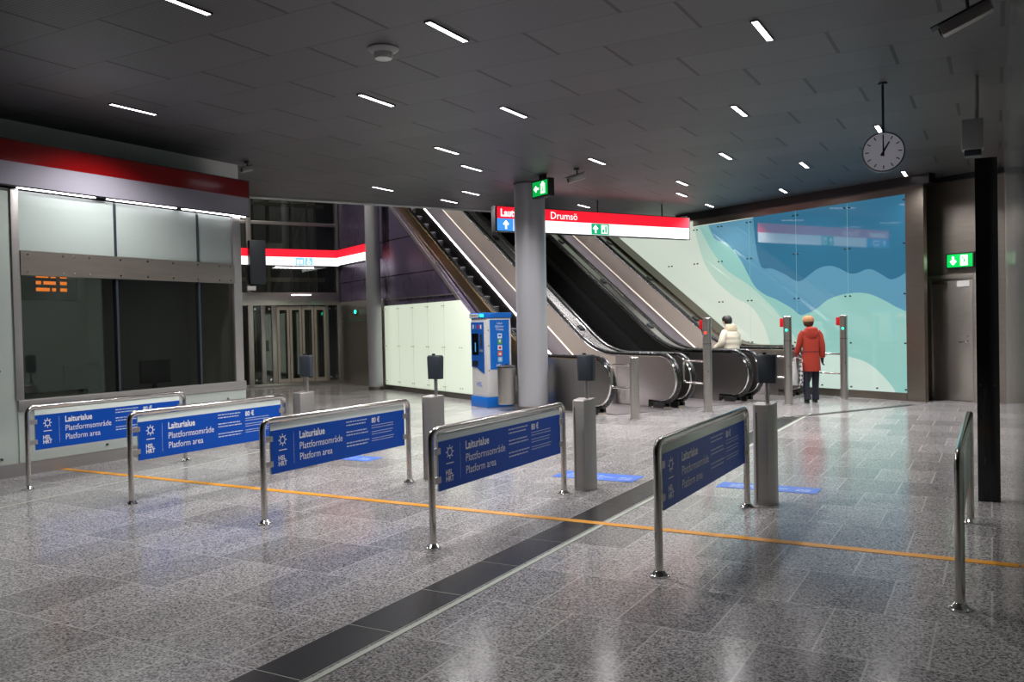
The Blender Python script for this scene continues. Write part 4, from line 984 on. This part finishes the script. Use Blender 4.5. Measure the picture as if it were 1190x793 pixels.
limb(X, [(.085, .0, .80), (.088, .045, .47), (.082, .04, .22), (.082, .03, .05)], [.078, .068, .060, .070], 16, b)
b.build('trousers', M['jeans'], t)
for px, py, pz, pitch in ((-.112, -.075, .0, .0), (.082, .09, 0, 0)):
    b = loft(X, [ell((px, py, pz + z), rx, ry, 16) for z, rx, ry in ((0, .042, .125), (.03, .045, .128), (.06, .04, .09), (.085, .037, .06))]); b.build('shoe', M['shoe'], t)
# head: hat with brim roll, brown hair, face turned away
hc = Vector((-.02, .095, 1.545))
b = loft(X, [ell((hc.x, hc.y - .005, hc.z + z), r * 1.0, r * 1.12, 20) for z, r in ((-.03, .090), (-.005, .104), (.025, .106), (.06, .098), (.09, .078), (.105, .045), (.110, .01))]); b.build('hat', M['cap'], t)
b = loft(X, [ell((hc.x, hc.y - .02, hc.z + z), rx, ry, 20) for z, rx, ry in ((-.095, .07, .075), (-.06, .09, .09), (-.01, .096, .10), (.02, .09, .095))]); b.build('hair', M['hair_brown'], t)
b = MB(); b.ball(X @ (hc + Vector((0, .108, -.035))), .016, 8, (1, 1.2, 1.3)); b.build('nose', M['skin'], t)
for s in (-1, 1):
    b = MB(); b.ball(X @ (hc + Vector((s * .033, .098, -.012))), .009, 8); b.build('eye', M['eye'], t)
b = MB(); b.ball(X @ (hc + Vector((0, .098, -.068))), .018, 8, (1, .4, .35)); b.build('mouth', mat('lips', srgb(150, 80, 75), .5), t)
for k, (i, gm) in enumerate(((16, 'glove_red'), (19, 'glove'))):
    vv = [V[i] + Vector((0, 0, .03))]; ee = []; rr = [.036]
    hand(vv, ee, rr, 0, V[i], ((-.05, .1, -1), (.02, .12, -1))[k], ((0, 1, .1), (0, 1, .1))[k])
    rr = [tuple(q * 1.22 for q in r) if isinstance(r, tuple) else r * 1.25 for r in rr]
    skin_mesh('glove', vv, ee, rr, M[gm], t, X)
# bags held in the left hand
def bag(name, label, m, ctr, w, dp, h, lean):
    t = thing(name, X @ (Vector(ctr) - Vector((0, 0, h))), label, 'bag', 'bags carried by the person in red')
    rs = []
    for q in range(9):
        f = q / 8; z = ctr[2] - h + h * f; bl = math.sin(PI * min(1, f * 1.05)) * .25 + .85
        rs.append([Vector((ctr[0] + dp * bl * (1 - .5 * f) * math.cos(a) * (1 + .10 * math.sin(3 * a + q)), ctr[1] + lean * (f - 1) + w * bl * (1 - .25 * f) * math.sin(a) * (1 + .07 * math.sin(5 * a + 2 * q)), z)) for a in [2 * PI * k / 18 for k in range(18)]])
    loft(X, rs).build('bag_body', m, t)
    tp = Vector(ctr); hn = V[16] + Vector((-.012, .03, -.085))
    for s in (-1, 1):
        b = MB(); b.tube([X @ p for p in (tp + Vector((s * .012, -.08, -.01)), tp + Vector((s * .012, -.04, .06)), hn + Vector((s * .01, 0, .0)), tp + Vector((s * .012, .05, .06)), tp + Vector((s * .012, .09, -.01)))], .006, 6); b.build('handle', m, t)
bag('carrier_bag', 'pale grey plastic carrier bag held at the far left by the person in red', M['plastic_bag'], (-.325, -.03, .78), .11, .075, .44, .02)
bag('patterned_bag', 'black and white patterned carrier bag held against the red coat', M['bag_check'], (-.222, -.115, .78), .10, .045, .47, -.02)

# --- person in the cream jacket riding the last escalator
base = cn(13.15, 13.58, .012); hd = CD.copy(); rt = Vector((hd.y, -hd.x, 0))
X2 = Matrix(((rt.x, hd.x, 0, base.x), (rt.y, hd.y, 0, base.y), (0, 0, 1, base.z), (0, 0, 0, 1)))
t = thing('person', base, 'person in a cream hooded puffer jacket facing left on the far escalator', 'person')
V2 = [Vector(v) for v in [(0, 0, .88), (0, .0, 1.06), (0, .0, 1.25), (0, .02, 1.39), (0, .06, 1.47), (0, .09, 1.57),
      (-.09, 0, .84), (-.1, .03, .47), (-.1, 0, .09), (-.1, .1, .035), (.09, 0, .84), (.1, .03, .47), (.1, 0, .09), (.1, .1, .035),
      (-.18, .01, 1.34), (-.24, .02, 1.10), (-.22, .20, 1.0), (.18, .01, 1.34), (.24, .0, 1.09), (.22, .17, .98)]]
R2 = [(.14, .11), (.12, .09), (.14, .10), (.06, .06), (.05, .05), (.075, .095), .085, .055, .04, .035, .085, .055, .04, .035, .055, .042, .03, .055, .042, .03]
E2 = [(0, 1), (1, 2), (2, 3), (3, 4), (4, 5), (0, 6), (6, 7), (7, 8), (8, 9), (0, 10), (10, 11), (11, 12), (12, 13), (3, 14), (14, 15), (15, 16), (3, 17), (17, 18), (18, 19)]
hand(V2, E2, R2, 16, V2[16], (0, 1, -.25), (1, 0, 0)); hand(V2, E2, R2, 19, V2[19], (0, 1, -.25), (-1, 0, 0))
skin_mesh('body', V2, E2, R2, M['skin'], t, X2)
rs = []; zz = .80
prof = [(.78, .19, .155), (.92, .20, .165), (1.06, .20, .165), (1.18, .205, .165), (1.28, .20, .155), (1.36, .155, .125), (1.42, .09, .09)]
for i in range(len(prof) - 1):
    for f in (0, .25, .5, .75):
        a, c = prof[i], prof[i + 1]; pf = 1 + .05 * math.sin(PI * f)
        rs.append(ell((0, .0, a[0] + (c[0] - a[0]) * f), (a[1] + (c[1] - a[1]) * f) * pf, (a[2] + (c[2] - a[2]) * f) * pf, 24))
b = loft(X2, rs)
for s in (-1, 1):
    pts = [Vector((s * .13, 0, 1.34)), Vector((s * .20, .0, 1.25)), Vector((s * .25, .01, 1.09)), Vector((s * .24, .11, 1.02)), Vector((s * .225, .19, .995))]
    pp = []; rr = []
    for i in range(4):
        for f in (0, .33, .67): pp.append(pts[i].lerp(pts[i + 1], f)); rr.append(.078 * (1 + .07 * math.sin(PI * ((i * 3 + f * 3) % 2) / 2)) - i * .004)
    limb(X2, pp + [pts[4]], rr + [.06], 16, b)
jk = b.build('jacket', M['puffer'], t)
b = loft(X2, [ell((0, -.065 + q * .012, z), rx, ry, 20) for q, (z, rx, ry) in enumerate(((1.25, .05, .03), (1.29, .125, .07), (1.36, .15, .095), (1.43, .14, .105), (1.485, .115, .10), (1.50, .085, .08)))]); b.build('hood', M['hood'], jk)
b = MB()
for s in (-1, 1): limb(X2, [(s * .088, 0, .82), (s * .1, .03, .47), (s * .1, .0, .06)], [.105, .085, .078], 16, b)
b.build('trousers', M['jeans'], t)
for s in (-1, 1):
    b = loft(X2, [ell((s * .1, .05, z), rx, ry, 16) for z, rx, ry in ((0, .045, .13), (.03, .047, .132), (.065, .042, .09), (.09, .04, .06))]); b.build('shoe', M['shoe'], t)
hc = Vector((0, .085, 1.575))
b = loft(X2, [ell((hc.x, hc.y - yo, hc.z + z), rx, ry, 20) for z, rx, ry, yo in ((-.07, .06, .05, .05), (-.035, .088, .085, .03), (.0, .098, .105, .01), (.035, .100, .114, .0), (.075, .085, .098, .0), (.10, .06, .07, .0), (.115, .015, .02, 0))]); b.build('hair', M['hair_black'], t)
b = MB(); b.ball(X2 @ (hc + Vector((0, .104, -.04))), .017, 8, (1, 1.2, 1.3)); b.build('nose', M['skin'], t)
for s in (-1, 1):
    b = MB(); b.ball(X2 @ (hc + Vector((s * .033, .093, -.015))), .009, 8); b.build('eye', M['eye'], t)
    b = MB(); b.ball(X2 @ (hc + Vector((s * .09, .0, -.03))), .026, 10, (.4, .8, 1.2)); b.build('ear', M['skin'], t)
b = MB(); b.ball(X2 @ (hc + Vector((0, .095, -.075))), .018, 8, (1, .4, .35)); b.build('mouth', mat('lips', srgb(150, 80, 75), .5), t)

# ------------------------------------------------------------------ world, camera, view
w = bpy.data.worlds.new('hall_ambient'); scn.world = w; w.use_nodes = True
w.node_tree.nodes['Background'].inputs['Color'].default_value = (.5, .5, .55, 1); w.node_tree.nodes['Background'].inputs['Strength'].default_value = .045
AZ, PT, RL = math.radians(29.216), math.radians(1.083), math.radians(1.211)
f0 = Vector((-math.sin(AZ), math.cos(AZ), 0)); r0 = Vector((math.cos(AZ), math.sin(AZ), 0))
fw = f0 * math.cos(PT) - ZD * math.sin(PT); dn = fw.cross(r0)
rv = r0 * math.cos(RL) + dn * math.sin(RL); dv = -r0 * math.sin(RL) + dn * math.cos(RL)
cam = bpy.data.cameras.new('camera'); cam.sensor_width = 36; cam.lens = 1007 / 1190 * 36; cam.clip_start = .05; cam.clip_end = 100
co_ = bpy.data.objects.new('camera', cam); COL.objects.link(co_); scn.camera = co_
mw = Matrix((( rv.x, -dv.x, -fw.x, 0), (rv.y, -dv.y, -fw.y, 0), (rv.z, -dv.z, -fw.z, 1.6), (0, 0, 0, 1)))
co_.matrix_world = mw
vs = scn.view_settings; vs.view_transform = 'Standard'; vs.look = 'None'; vs.gamma = 1; vs.exposure = 0; vs.use_curve_mapping = False
scn.cycles.use_denoising = True
scn.cycles.max_bounces = 8; scn.cycles.diffuse_bounces = 4; scn.cycles.glossy_bounces = 4
scn.cycles.caustics_reflective = False; scn.cycles.caustics_refractive = False
scn.cycles.sample_clamp_indirect = 4
